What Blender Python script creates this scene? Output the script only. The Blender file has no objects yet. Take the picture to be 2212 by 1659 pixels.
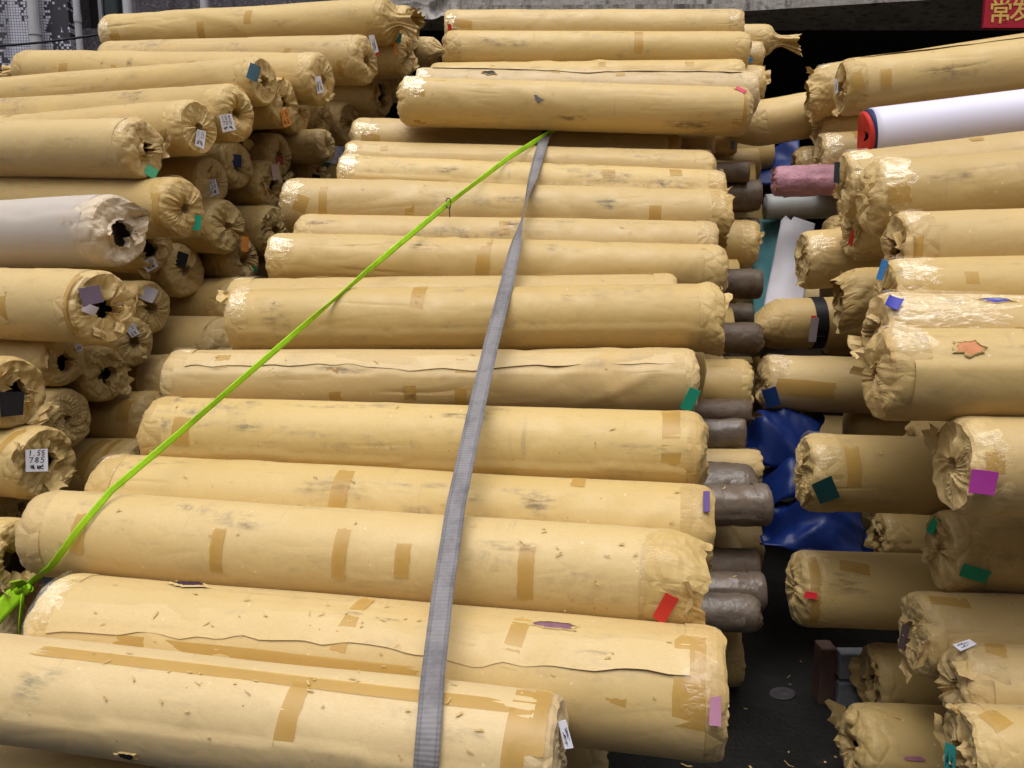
import bpy, math, random
import numpy as np
from mathutils import Vector, Matrix

# ------------------------------------------------------------------ camera, world, sun, exposure
scene = bpy.context.scene
COL = scene.collection
F, CX, CY, EYE, PITCH = 1725.0, 1106.0, 829.5, 1.55, math.radians(9.2)   # measured on a 2212 x 1659 view of the photo
cp, sp = math.cos(PITCH), math.sin(PITCH)
cam_d = bpy.data.cameras.new('camera'); cam = bpy.data.objects.new('camera', cam_d); COL.objects.link(cam)
cam_d.sensor_width = 36.0; cam_d.lens = 36.0*F/2212.0; cam_d.clip_start = .05; cam_d.clip_end = 400
cam.location = (0, 0, EYE); cam.rotation_euler = (math.radians(90)-PITCH, 0, 0)
scene.camera = cam

SUN_EL, SUN_AZ = math.radians(73), math.radians(196)      # azimuth from +Y, clockwise: behind the camera, a little left
world = bpy.data.worlds.new('World'); scene.world = world; world.use_nodes = True
wn = world.node_tree.nodes; wl = world.node_tree.links; wn.clear()
w_out = wn.new('ShaderNodeOutputWorld'); w_bg = wn.new('ShaderNodeBackground'); w_sky = wn.new('ShaderNodeTexSky'); w_hs = wn.new('ShaderNodeHueSaturation')
w_sky.sky_type = 'NISHITA'; w_sky.sun_disc = False; w_sky.sun_elevation = SUN_EL; w_sky.sun_rotation = SUN_AZ
w_sky.air_density = 1.0; w_sky.dust_density = 6.0; w_sky.ozone_density = 1.0
w_hs.inputs['Saturation'].default_value = .18
w_bg.inputs['Strength'].default_value = .15
wl.new(w_sky.outputs[0], w_hs.inputs['Color']); wl.new(w_hs.outputs[0], w_bg.inputs['Color']); wl.new(w_bg.outputs[0], w_out.inputs['Surface'])
sun_d = bpy.data.lights.new('sun', 'SUN'); sun = bpy.data.objects.new('sun', sun_d); COL.objects.link(sun)
sun_d.energy = 1.5; sun_d.angle = math.radians(55); sun_d.color = (1.0, .975, .95)
sdir = Vector((math.sin(SUN_AZ)*math.cos(SUN_EL), math.cos(SUN_AZ)*math.cos(SUN_EL), math.sin(SUN_EL)))
sun.rotation_euler = (-sdir).to_track_quat('-Z', 'Y').to_euler(); sun.location = (0, -3, 12)
vs = scene.view_settings
vs.view_transform = 'Standard'; vs.look = 'None'; vs.exposure = .05; vs.gamma = 1.0; vs.use_curve_mapping = False
scene.cycles.max_bounces = 6; scene.cycles.diffuse_bounces = 4; scene.cycles.glossy_bounces = 3; scene.cycles.transparent_max_bounces = 8
scene.cycles.sample_clamp_indirect = 6; scene.cycles.use_adaptive_sampling = True; scene.cycles.adaptive_threshold = .025; scene.cycles.use_denoising = True

# ------------------------------------------------------------------ helpers
def W(px, py, d):
    x = (px-CX)/F; u = -(py-CY)/F
    return Vector((x*d, (cp+u*sp)*d, EYE+(-sp+u*cp)*d))
CAMV = Vector((0, 0, EYE))
def rgb(h):
    v = [int(h[i:i+2], 16)/255 for i in (0, 2, 4)]
    return tuple((c/12.92 if c <= .04045 else ((c+.055)/1.055)**2.4) for c in v)+(1.0,)
def link(o, parent=None):
    COL.objects.link(o)
    if parent is not None: o.parent = parent
    return o
def mesh_obj(name, V, Fc, mat, parent=None, uv=None, smooth=False):
    me = bpy.data.meshes.new(name)
    V = np.asarray(V, dtype=np.float32)
    me.from_pydata(V.tolist(), [], [tuple(f) for f in Fc])
    if smooth: me.polygons.foreach_set('use_smooth', [True]*len(me.polygons))
    if uv is not None:
        ul = me.uv_layers.new(name='uv'); idx = np.empty(len(me.loops), dtype=np.int32); me.loops.foreach_get('vertex_index', idx)
        ul.data.foreach_set('uv', np.asarray(uv, dtype=np.float32)[idx].ravel())
    me.materials.append(mat); me.update()
    return link(bpy.data.objects.new(name, me), parent)
def tag(o, label=None, cat=None, group=None, kind=None):
    if label: o['label'] = label
    if cat: o['category'] = cat
    if group: o['group'] = group
    if kind: o['kind'] = kind
    return o
def empty(name, loc=(0, 0, 0), mat=None):
    o = bpy.data.objects.new(name, None); COL.objects.link(o); o.empty_display_size = .1
    if mat is not None: o.matrix_world = mat
    else: o.location = loc
    return o
def grid_faces(nu, nv, wrap=False, flip=False):
    fs = []
    m = nv if wrap else nv-1
    for i in range(nu-1):
        for j in range(m):
            a = i*nv+j; b = i*nv+(j+1) % nv; c = (i+1)*nv+(j+1) % nv; d = (i+1)*nv+j
            fs.append((a, d, c, b) if flip else (a, b, c, d))
    return fs
def box(cx, cy, cz, sx, sy, sz):
    V = [(cx+a*sx/2, cy+b*sy/2, cz+c*sz/2) for a in (-1, 1) for b in (-1, 1) for c in (-1, 1)]
    return V, [(0, 1, 3, 2), (4, 6, 7, 5), (0, 4, 5, 1), (2, 3, 7, 6), (0, 2, 6, 4), (1, 5, 7, 3)]
def box_obj(name, c, s, mat, parent=None, bevel=.004, rotz=0):
    V, Fc = box(0, 0, 0, *s)
    o = mesh_obj(name, V, Fc, mat, parent)
    o.location = c; o.rotation_euler = (0, 0, rotz)
    if bevel:
        m = o.modifiers.new('bevel', 'BEVEL'); m.width = bevel; m.segments = 2
    return o
def tri(x): return np.abs((x % 1.0)*2-1)
class Crumple:
    """sum of randomly oriented fold waves: flat facets between sharp creases"""
    def __init__(s, rng, lo=.03, hi=.14, k=9):
        n = rng.normal(size=(k, 3)); s.n = n/np.linalg.norm(n, axis=1)[:, None]
        s.w = np.exp(rng.uniform(math.log(lo), math.log(hi), k)); s.p = rng.random(k); s.a = s.w/s.w.sum()*2.2
        s.q = rng.normal(size=(3, 3))*9; s.qp = rng.random(3)*6.28
    def __call__(s, P):
        Pw = P+.012*np.sin(P@s.q.T+s.qp)
        out = np.zeros(len(P))
        for n, w, p, a in zip(s.n, s.w, s.p, s.a): out += a*(tri(Pw@n/w+p)-.5)
        return out
def pw_noise(rng, n):
    """closed piecewise-linear random function of an angle"""
    k = np.sort(rng.random(n)); v = rng.random(n); v[::2] *= .45; v[1::2] = .55+.45*v[1::2]
    kk = np.r_[k[-1]-1, k, k[0]+1]; vv = np.r_[v[-1], v, v[0]]
    return lambda th: np.interp((th/(2*math.pi)) % 1.0, kk, vv)
def tube(pts, r, n=8):
    pts = [Vector(p) for p in pts]; V = []; Fc = []
    for i, p in enumerate(pts):
        t = (pts[min(i+1, len(pts)-1)]-pts[max(i-1, 0)]).normalized()
        a = t.cross(Vector((0, 0, 1))) if abs(t.z) < .95 else t.cross(Vector((1, 0, 0)))
        a.normalize(); b = t.cross(a); rr = r[i] if isinstance(r, (list, tuple)) else r
        for k in range(n):
            q = 2*math.pi*k/n; V.append(p+(a*math.cos(q)+b*math.sin(q))*rr)
    Fc = grid_faces(len(pts), n, True)
    Fc.append(tuple(range(n))[::-1]); Fc.append(tuple((len(pts)-1)*n+k for k in range(n)))
    return [tuple(v) for v in V], Fc

# ------------------------------------------------------------------ materials
class NT:
    def __init__(s, name):
        s.m = bpy.data.materials.new(name); s.m.use_nodes = True; s.t = s.m.node_tree; s.n = s.t.nodes; s.l = s.t.links
        s.n.clear(); s.out = s.n.new('ShaderNodeOutputMaterial'); s.b = s.n.new('ShaderNodeBsdfPrincipled'); s.l.new(s.b.outputs[0], s.out.inputs[0])
    def new(s, t, **kw):
        n = s.n.new(t)
        for k, v in kw.items(): setattr(n, k, v)
        return n
    def set(s, node, name, v):
        if hasattr(v, 'links') or isinstance(v, bpy.types.NodeSocket): s.l.new(v, node.inputs[name])
        else: node.inputs[name].default_value = v
    def math(s, op, a, b=0.0, clamp=False):
        n = s.new('ShaderNodeMath', operation=op, use_clamp=clamp); s.set(n, 0, a); s.set(n, 1, b); return n.outputs[0]
    def mix(s, f, a, b, blend='MIX'):
        n = s.new('ShaderNodeMix', data_type='RGBA', blend_type=blend); s.set(n, 0, f); s.set(n, 6, a); s.set(n, 7, b); return n.outputs[2]
    def noise(s, vec, scale, detail=3, rough=.55, dist=0.0, col=False):
        n = s.new('ShaderNodeTexNoise'); s.l.new(vec, n.inputs['Vector']); n.inputs['Scale'].default_value = scale; n.inputs['Detail'].default_value = detail
        n.inputs['Roughness'].default_value = rough; n.inputs['Distortion'].default_value = dist; return n.outputs['Color' if col else 0]
    def vor(s, vec, scale, feature='F1', out='Distance'):
        n = s.new('ShaderNodeTexVoronoi', feature=feature); s.l.new(vec, n.inputs['Vector']); n.inputs['Scale'].default_value = scale; return n.outputs[out]
    def ramp(s, f, a, b, lo=0.0, hi=1.0):
        n = s.new('ShaderNodeMapRange', clamp=True); s.set(n, 0, f); s.set(n, 1, a); s.set(n, 2, b); s.set(n, 3, lo); s.set(n, 4, hi); return n.outputs[0]
    def mapv(s, vec, loc=(0, 0, 0), rot=(0, 0, 0), scale=(1, 1, 1)):
        n = s.new('ShaderNodeMapping'); s.l.new(vec, n.inputs[0]); n.inputs[1].default_value = loc; n.inputs[2].default_value = rot; n.inputs[3].default_value = scale; return n.outputs[0]
    def coords(s, which='Object'):
        tc = s.new('ShaderNodeTexCoord'); oi = s.new('ShaderNodeObjectInfo')
        v = s.new('ShaderNodeVectorMath', operation='SCALE'); c = s.new('ShaderNodeCombineXYZ')
        for k in range(3): s.l.new(oi.outputs['Random'], c.inputs[k])
        s.l.new(c.outputs[0], v.inputs[0]); v.inputs['Scale'].default_value = 37.0
        a = s.new('ShaderNodeVectorMath', operation='ADD'); s.l.new(tc.outputs[which], a.inputs[0]); s.l.new(v.outputs[0], a.inputs[1]); return a.outputs[0]
    def attr(s, name):
        n = s.new('ShaderNodeAttribute', attribute_type='OBJECT', attribute_name=name); return n.outputs['Fac']
    def bump(s, h, strength, dist, prev=None):
        n = s.new('ShaderNodeBump'); s.set(n, 'Height', h); s.set(n, 'Strength', strength); s.set(n, 'Distance', dist)
        if prev is not None: s.l.new(prev, n.inputs['Normal'])
        return n.outputs[0]
    def fin(s, color=None, rough=None, normal=None, **kw):
        for k, v in (('Base Color', color), ('Roughness', rough), ('Normal', normal)):
            if v is not None: s.set(s.b, k, v)
        for k, v in kw.items(): s.set(s.b, k, v)
        return s.m

def kraft(name, c1, c2, body=True, crease=.5, rough=.54, spec=.5):
    t = NT(name); v = t.coords()
    n1 = t.noise(v, 2.3, 3); col = t.mix(t.ramp(n1, .3, .7), c1, c2)
    oi = t.new('ShaderNodeObjectInfo')
    col = t.mix(t.ramp(oi.outputs['Random'], 0, 1, 0, .8), col, (c1[0]*.80, c1[1]*.77, c1[2]*.74, 1))
    tint = t.attr('tint'); col = t.mix(t.math('MAXIMUM', tint, 0.0), col, (.66, .57, .48, 1)); col = t.mix(t.math('MAXIMUM', t.math('MULTIPLY', tint, -1.0), 0.0), col, (.30, .24, .17, 1))
    fib = t.noise(t.mapv(v, scale=(1, 3, 3)), 120, 2); col = t.mix(t.ramp(fib, .35, .7, 0, .16), col, (.30, .20, .10, 1))
    # rub marks: grey-brown smears that run along and across the roll
    sm = t.attr('smudge')
    s1 = t.ramp(t.noise(t.mapv(v, scale=(1.0, 5, 5)), 3.2, 3, .65), .54, .72); s2 = t.ramp(t.noise(v, 26, 3, .7), .42, .66)
    smear = t.math('MULTIPLY', t.math('MULTIPLY', s1, s2), t.math('ADD', .30, t.math('MULTIPLY', sm, .8)))
    col = t.mix(smear, col, (.13, .105, .085, 1))
    st = t.ramp(t.noise(t.mapv(v, scale=(7, .8, .8)), 6, 4), .63, .72, 0, .32)           # faint bands around the roll
    col = t.mix(t.math('MULTIPLY', st, t.ramp(t.noise(v, 5, 2), .5, .7)), col, (.20, .16, .12, 1))
    yl = t.ramp(t.noise(v, 4.0, 2), .58, .72, 0, .35); col = t.mix(yl, col, (.60, .39, .13, 1))   # yellower glue stains
    # flecks and nicks
    vd = t.vor(v, 38); vc = t.new('ShaderNodeSeparateColor'); t.l.new(vd.node.outputs['Color'], vc.inputs[0])
    fl = t.math('MULTIPLY', t.ramp(vd, .10, .05), t.ramp(vc.outputs[0], .86, .87)); col = t.mix(t.math('MULTIPLY', fl, .7), col, (.10, .075, .05, 1))
    fl2 = t.math('MULTIPLY', t.ramp(vd, .16, .10), t.ramp(vc.outputs[1], .93, .94)); col = t.mix(t.math('MULTIPLY', fl2, .6), col, (.75, .60, .38, 1))
    # relief
    nrm = None
    if body:
        tc = t.new('ShaderNodeTexCoord'); oi2 = t.new('ShaderNodeObjectInfo'); cb = t.new('ShaderNodeCombineXYZ')
        t.l.new(t.math('MULTIPLY', oi2.outputs['Random'], 53.0), cb.inputs[0]); t.l.new(t.math('MULTIPLY', oi2.outputs['Random'], 29.0), cb.inputs[1])
        av = t.new('ShaderNodeVectorMath', operation='ADD'); t.l.new(tc.outputs['UV'], av.inputs[0]); t.l.new(cb.outputs[0], av.inputs[1]); uv = av.outputs[0]
        wr = t.attr('wr')
        dg = t.noise(t.mapv(uv, rot=(0, 0, .62), scale=(1.5, 7, 1)), 1.2, 1, .5, .4)
        dg2 = t.noise(t.mapv(uv, rot=(0, 0, -.35), scale=(1.2, 8, 1)), 1.1, 1, .5, .4)
        msk = t.ramp(t.noise(uv, 1.7, 1), .48, .7)
        ridge = t.math('MULTIPLY', t.ramp(t.math('ABSOLUTE', t.math('SUBTRACT', dg, .5)), .0, .12, 1, 0), msk)
        ridge2 = t.math('MULTIPLY', t.ramp(t.math('ABSOLUTE', t.math('SUBTRACT', dg2, .5)), .0, .05, 1, 0), t.ramp(t.noise(uv, 2.4, 1), .52, .68))
        hgt = t.math('ADD', t.math('MULTIPLY', ridge, 1.0), t.math('MULTIPLY', ridge2, .7))
        nrm = t.bump(hgt, t.math('MULTIPLY', wr, .42), .006, nrm)
        nrm = t.bump(t.noise(v, 5.5, 2, .5), .25, .012, nrm)
    nd = t.noise(v, 3.5, 3, col=True); mv = t.new('ShaderNodeVectorMath', operation='MULTIPLY_ADD'); t.l.new(nd, mv.inputs[0]); mv.inputs[1].default_value = (.12, .12, .12); t.l.new(v, mv.inputs[2])
    ed = t.vor(mv.outputs[0], 17, 'DISTANCE_TO_EDGE'); ed = t.ramp(ed, 0, .22)
    nrm = t.bump(ed, crease, .004, nrm)
    return t.fin(col, t.ramp(t.noise(v, 14, 2), .3, .7, rough-.1, rough+.12), nrm, **{'Specular IOR Level': spec, 'Sheen Weight': .12, 'Sheen Roughness': .4, 'Sheen Tint': (1, .97, .94, 1)})
def plain(name, col, rough=.6, nscale=20, namt=.25, bscale=40, bamt=.2, spec=.3, bdist=.003, **kw):
    t = NT(name); v = t.coords(); d = tuple(c*.55 for c in col[:3])+(1,)
    c = t.mix(t.ramp(t.noise(v, nscale, 4), .35, .7, 0, namt), col, d)
    return t.fin(c, rough, t.bump(t.noise(v, bscale, 4), bamt, bdist), **{'Specular IOR Level': spec}, **kw)
KC1, KC2 = (.58, .40, .135, 1), (.63, .45, .175, 1)
M_KRAFT = kraft('kraft_paper', KC1, KC2, True, .10)
M_KEND = kraft('kraft_paper_crumpled', (.58, .40, .142, 1), (.63, .45, .182, 1), False, .55, .52, .4)
M_TAPE = plain('packing_tape', (.58, .345, .075, 1), .32, 9, .2, 60, .25, .45, Alpha=.6)
def film_mat():
    t = NT('clear_tape'); v = t.coords(); tr = t.new('ShaderNodeBsdfTransparent'); gl = t.new('ShaderNodeBsdfGlossy'); gl.inputs['Roughness'].default_value = .28; gl.inputs['Color'].default_value = (.62, .59, .55, 1)
    nd = t.noise(v, 6, 3, col=True); mv = t.new('ShaderNodeVectorMath', operation='MULTIPLY_ADD'); t.l.new(nd, mv.inputs[0]); mv.inputs[1].default_value = (.1, .1, .1); t.l.new(v, mv.inputs[2])
    n = t.bump(t.noise(t.mapv(mv.outputs[0], scale=(1, 2.5, 2.5)), 22, 4), .9, .012, t.bump(t.vor(mv.outputs[0], 26, 'DISTANCE_TO_EDGE'), .7, .006)); t.l.new(n, gl.inputs['Normal'])
    fr = t.new('ShaderNodeFresnel'); fr.inputs[0].default_value = 1.45; t.l.new(n, fr.inputs['Normal'])
    fac = t.math('ADD', t.math('MULTIPLY', fr.outputs[0], .42), t.ramp(t.noise(v, 13, 3), .45, .75, 0, .09), True)
    cc = t.new('ShaderNodeCombineColor'); [t.l.new(t.math('MULTIPLY', fac, q), cc.inputs[k]) for k, q in enumerate((.66, .63, .59))]; t.l.new(cc.outputs[0], gl.inputs['Color'])
    tr.inputs['Color'].default_value = (.95, .95, .94, 1); mx = t.new('ShaderNodeAddShader'); t.l.new(tr.outputs[0], mx.inputs[0]); t.l.new(gl.outputs[0], mx.inputs[1])
    t.l.new(mx.outputs[0], t.out.inputs[0]); return t.m
M_FILM = film_mat()
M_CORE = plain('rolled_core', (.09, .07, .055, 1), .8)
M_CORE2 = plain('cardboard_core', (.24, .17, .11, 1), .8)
def weave_mat():
    t = NT('woven_sheet'); tc = t.new('ShaderNodeTexCoord'); uv = tc.outputs['UV']; v = t.coords()
    b = t.new('ShaderNodeTexBrick'); b.offset = .5; t.l.new(t.mapv(uv, rot=(0, 0, .78), scale=(60, 60, 60)), b.inputs['Vector']); b.inputs['Mortar Size'].default_value = .05; b.inputs['Scale'].default_value = 2.0
    b.inputs['Color1'].default_value = (.80, .72, .66, 1); b.inputs['Color2'].default_value = (.70, .61, .55, 1); b.inputs['Mortar'].default_value = (.36, .30, .25, 1)
    return t.fin(t.mix(t.ramp(t.noise(v, 7, 3), .4, .7, 0, .4), b.outputs[0], (.55, .43, .31, 1)), .45, t.bump(b.outputs['Fac'], .5, .002))
M_WEAVE = weave_mat()
M_WHITE = plain('white_vinyl', (.70, .68, .82, 1), .4, 3, .06, 8, .1)
M_GREY = plain('brown_film_paper', (.13, .09, .06, 1), .5, 20, .7, 22, .6, .25, .010)
M_SILVER = plain('silvery_film', (.18, .135, .10, 1), .33, 14, .7, 16, .7, .45, .012)
M_GREYW = plain('grey_white_plastic', (.42, .43, .42, 1), .4, 6, .4)
M_PINK = plain('pink_crumpled_paper', (.50, .25, .30, 1), .6, 14, .7, 22, 1.0, .3, .012)
M_BLUEV = plain('blue_vinyl', (.012, .045, .28, 1), .3, 6, .3, 10, .3, .5)
ROLLMAT = dict(kraft=M_KRAFT, dark=M_KRAFT, dark2=M_KRAFT, weave=M_WEAVE, white=M_WHITE, grey=M_GREY, silver=M_SILVER, greywhite=M_GREYW, pink=M_PINK, bluevinyl=M_BLUEV)
SW = dict(white='e6e4ee', pink='b9839c', red='c8352c', violet='4a2a72', aqua='2fae8c', crimson='c43b58', hotpink='c23a6c', teal='2e7d78', steel='4d7186', mint='5bbd92',
          emerald='1f9d7c', mauve='74657a', greylilac='b8aeb4', black='1c1b1f', lilac='c9c2cc', navy='26305c', palepink='cdb0a4', orange='d98a3c', brick='a4493c', indigo='23285c',
          sky='3f86c9', green='1f8a63', slate='2f3a48', ultra='3436a0', magenta='b13f9c', darkgreen='123c3a', blue='1f3f78', redtab='e8323a', taupe='5a4a4a', turquoise='1d86a0', orangeflesh='d58352')
SWM = {}
def swm(c):
    if c not in SWM: SWM[c] = plain('swatch_'+c, rgb(SW[c]), .5, 12, .18, 30, .15)
    return SWM[c]
M_INK = plain('black_ink', (.012, .010, .014, 1), .5)
M_TEAR = dict(navy=plain('torn_navy', (.012, .014, .035, 1), .6), purple=plain('torn_purple', (.05, .02, .05, 1), .7, 60, .8), pinkgrey=plain('torn_pinkgrey', (.25, .12, .16, 1), .7, 60, .8),
              smear=plain('ink_smear', (.16, .14, .13, 1), .7, 60, .8), black=plain('torn_black', (.015, .014, .018, 1), .6), ultra=plain('torn_blue', (.06, .06, .38, 1), .5, 50, .6),
              orangeflesh=plain('torn_orange', (.62, .25, .10, 1), .6, 40, .5), pinkmark=plain('pink_mark', (.45, .18, .24, 1), .6, 60, .6))

def rub_mat(name, col):
    t = NT(name); v = t.coords(); tc = t.new('ShaderNodeTexCoord'); sx = t.new('ShaderNodeSeparateXYZ'); t.l.new(tc.outputs['UV'], sx.inputs[0])
    a = t.math('MULTIPLY', t.ramp(t.noise(t.mapv(v, scale=(.5, 2, 2)), 34, 5, .75), .44, .62), t.ramp(t.noise(v, 9, 3), .36, .6))
    for k in (0, 1): a = t.math('MULTIPLY', a, t.ramp(t.math('ABSOLUTE', t.math('SUBTRACT', sx.outputs[k], .5)), .2, .48, 1, 0))
    return t.fin(col, .8, None, Alpha=t.math('MULTIPLY', a, .62))
M_RUB = [rub_mat('blue_green_scuff', (.10, .14, .13, 1)), rub_mat('dark_rub_mark', (.11, .085, .065, 1))]
# ------------------------------------------------------------------ setting
def atY(px, py, Y):
    v = W(px, py, 1.0)-CAMV; return CAMV+v*(Y/v.y)
def ground_mat():
    t = NT('stained_concrete_ground'); v = t.coords()
    c = t.mix(t.ramp(t.noise(v, 1.3, 5), .35, .7), (.010, .010, .0095, 1), (.026, .024, .022, 1)); c = t.mix(t.ramp(t.noise(v, 9, 5, .7), .55, .75, 0, .7), c, (.05, .043, .04, 1))
    c = t.mix(t.ramp(t.noise(t.mapv(v, scale=(1, 6, 1)), 12, 3), .62, .7, 0, .5), c, (.012, .012, .012, 1))
    return t.fin(c, t.ramp(t.noise(v, 2.0, 3), .4, .65, .38, .8), t.bump(t.noise(v, 60, 4), .5, .006, t.bump(t.noise(v, 4, 3), .4, .02)), **{'Specular IOR Level': .4})
g = mesh_obj('ground', [(-60, -20, 0), (60, -20, 0), (60, 90, 0), (-60, 90, 0)], [(0, 1, 2, 3)], ground_mat()); tag(g, 'dark stained concrete yard ground', kind='structure')

def mosaic_mat():
    t = NT('mosaic_tile'); tc = t.new('ShaderNodeTexCoord'); v = tc.outputs['Object']; sw = t.mapv(v, rot=(math.radians(90), 0, 0))
    b = t.new('ShaderNodeTexBrick'); b.offset = 0.0; t.l.new(sw, b.inputs['Vector']); b.inputs['Scale'].default_value = 1.0
    for k, q in (('Brick Width', .036), ('Row Height', .036), ('Mortar Size', .0042), ('Mortar Smooth', .3)): b.inputs[k].default_value = q
    b.inputs['Color1'].default_value = (.58, .57, .65, 1); b.inputs['Color2'].default_value = (.50, .49, .57, 1); b.inputs['Mortar'].default_value = (.12, .11, .13, 1)
    # whole tiles that have dropped off: one random value per tile
    sc = t.new('ShaderNodeVectorMath', operation='SCALE'); t.l.new(sw, sc.inputs[0]); sc.inputs['Scale'].default_value = 1/.036; fl = t.new('ShaderNodeVectorMath', operation='FLOOR'); t.l.new(sc.outputs[0], fl.inputs[0])
    wn_ = t.new('ShaderNodeTexWhiteNoise', noise_dimensions='2D'); t.l.new(fl.outputs[0], wn_.inputs['Vector'])
    patch = t.ramp(t.noise(t.mapv(v, scale=(2.2, 1, .55)), 1.1, 4), .42, .60)
    gone = t.ramp(t.math('SUBTRACT', patch, wn_.outputs['Value']), .0, .02)
    c = t.mix(gone, b.outputs[0], (.028, .022, .034, 1)); c = t.mix(t.ramp(t.noise(t.mapv(v, scale=(3, 1, .3)), 1.6, 3), .48, .68, 0, .75), c, (.05, .04, .055, 1))
    return t.fin(c, .45, t.bump(t.math('MULTIPLY', t.math('SUBTRACT', 1.0, b.outputs['Fac']), t.math('SUBTRACT', 1.0, gone)), .6, .006))
def grime_mat(name, c1, c2, c3):
    t = NT(name); v = t.coords(); c = t.mix(t.ramp(t.noise(t.mapv(v, scale=(1, 1, .5)), 2.2, 6, .7), .35, .7), c1, c2); c = t.mix(t.ramp(t.noise(v, 26, 5, .8), .52, .66, 0, .8), c, c3)
    c = t.mix(t.ramp(t.noise(t.mapv(v, scale=(5, 5, .35)), 2.5, 4), .52, .7, 0, .85), c, (.03, .024, .03, 1))
    return t.fin(c, .8, t.bump(t.noise(v, 30, 5), .6, .015))
M_MOSAIC = mosaic_mat(); M_GRIME = grime_mat('blackened_render', (.05, .042, .05, 1), (.12, .10, .11, 1), (.26, .24, .27, 1))
M_CONC = grime_mat('weathered_canopy', (.38, .35, .32, 1), (.24, .215, .19, 1), (.12, .095, .08, 1)); M_PIPE = plain('pvc_pipe', (.46, .44, .46, 1), .45, 5, .5)
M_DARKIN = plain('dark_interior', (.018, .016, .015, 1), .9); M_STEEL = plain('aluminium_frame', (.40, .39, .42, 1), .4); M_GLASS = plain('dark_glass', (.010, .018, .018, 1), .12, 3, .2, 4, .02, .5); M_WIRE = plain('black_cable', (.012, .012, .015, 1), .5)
Y0 = 11.5
hb = empty('tiled_building', (0, 0, 0)); tag(hb, 'old building with flaking white mosaic tiles and blackened render', 'building')
xs = atY(150, 60, Y0).x; xl = -16.0; xr = atY(1010, 20, Y0).x
V, Fc = box((xl+xs)/2, Y0+.25, 4.0, xs-xl, .5, 8.0); mesh_obj('tiled_wall', V, Fc, M_MOSAIC, hb)
wx0, wx1 = atY(203, 20, Y0+.3).x, atY(258, 20, Y0+.3).x; wz = atY(230, 53, Y0+.3).z; wz1 = wz+1.25
for nme, x0, x1, z0, z1 in (('rendered_wall', xs+.002, wx0-.75, 0, 8), ('rendered_wall', wx1+.04, xr, 0, 8), ('rendered_wall', wx0-.748, wx1+.038, 0, wz-.05), ('rendered_wall', wx0-.748, wx1+.038, wz1+.05, 8)):
    V, Fc = box((x0+x1)/2, Y0+.55, (z0+z1)/2, x1-x0, .5, z1-z0); mesh_obj(nme, V, Fc, M_GRIME, hb)
win = empty('window'); win.parent = hb
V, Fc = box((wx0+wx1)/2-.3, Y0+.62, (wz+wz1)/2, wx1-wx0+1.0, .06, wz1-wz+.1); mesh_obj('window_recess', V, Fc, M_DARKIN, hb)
bpy.data.objects.remove(win)
wf = mesh_obj('window_frame', *(lambda q: (sum([b[0] for b in q], []), [tuple(i+8*k for i in f) for k, b in enumerate(q) for f in b[1]]))([box(wx0, Y0+.5, (wz+wz1)/2, .05, .06, wz1-wz), box(wx1, Y0+.5, (wz+wz1)/2, .05, .06, wz1-wz), box((wx0+wx1)/2, Y0+.5, wz+.025, wx1-wx0-.052, .06, .05), box((wx0+wx1)/2, Y0+.5, wz1-.025, wx1-wx0-.052, .06, .05)]), M_STEEL, hb)
V, Fc = box((wx0+wx1)/2, Y0+.52, (wz+wz1)/2, wx1-wx0-.05, .012, wz1-wz-.1); mesh_obj('pane', V, Fc, M_GLASS, wf)
for px, rr, yb in ((72, .072, 95), (166, .045, 120), (276, .06, 60), (442, .055, 45)):
    a = atY(px, 20, Y0-.12); 
    pts = [(a.x, a.y, z) for z in (0.02, 2, 4, 6, 7.8)]; V, Fc = tube(pts, rr, 14); p = mesh_obj('drain_pipe', V, Fc, M_PIPE, None, smooth=False)
    tag(p, {72: 'thick grey drainpipe over the mosaic tiles', 166: 'thin drainpipe between the tiles and the window', 276: 'drainpipe just right of the window', 442: 'drainpipe on blackened wall behind the topmost left roll'}[px], 'pipe')
    zj = atY(px, 68 if px == 72 else 40, Y0-.12).z; V, Fc = tube([(a.x, a.y, zj-.05), (a.x, a.y, zj+.05)], rr*1.16, 14); mesh_obj('pipe_coupling', V, Fc, M_PIPE, p)
for k, (p0, p1, sag, rad, lab) in enumerate((((-30, 101), (262, 66), 5, .016, 'uppermost black cable slung across the tiled wall'), ((-30, 153), (70, 140), 3, .014, 'middle black cable in front of the tiled wall'), ((-30, 173), (60, 165), 4, .012, 'lowest thin cable beside the paper tuft'))):
    pts = []
    for q in range(13):
        s = q/12; w_ = atY(p0[0]+(p1[0]-p0[0])*s, p0[1]+(p1[1]-p0[1])*s+sag*math.sin(math.pi*s), Y0-.5-.1*k); pts.append(w_)
    e0 = pts[0]+(pts[0]-pts[1]).normalized()*3; e1 = pts[-1]+(pts[-1]-pts[-2]).normalized()*.5; pts = [e0]+pts+[e1, Vector((e1.x+.15, Y0+.05, e1.z+.02))]
    V, Fc = tube(pts, rad, 8); tag(mesh_obj('cable', V, Fc, M_WIRE, smooth=True), lab, 'cable')
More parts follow.
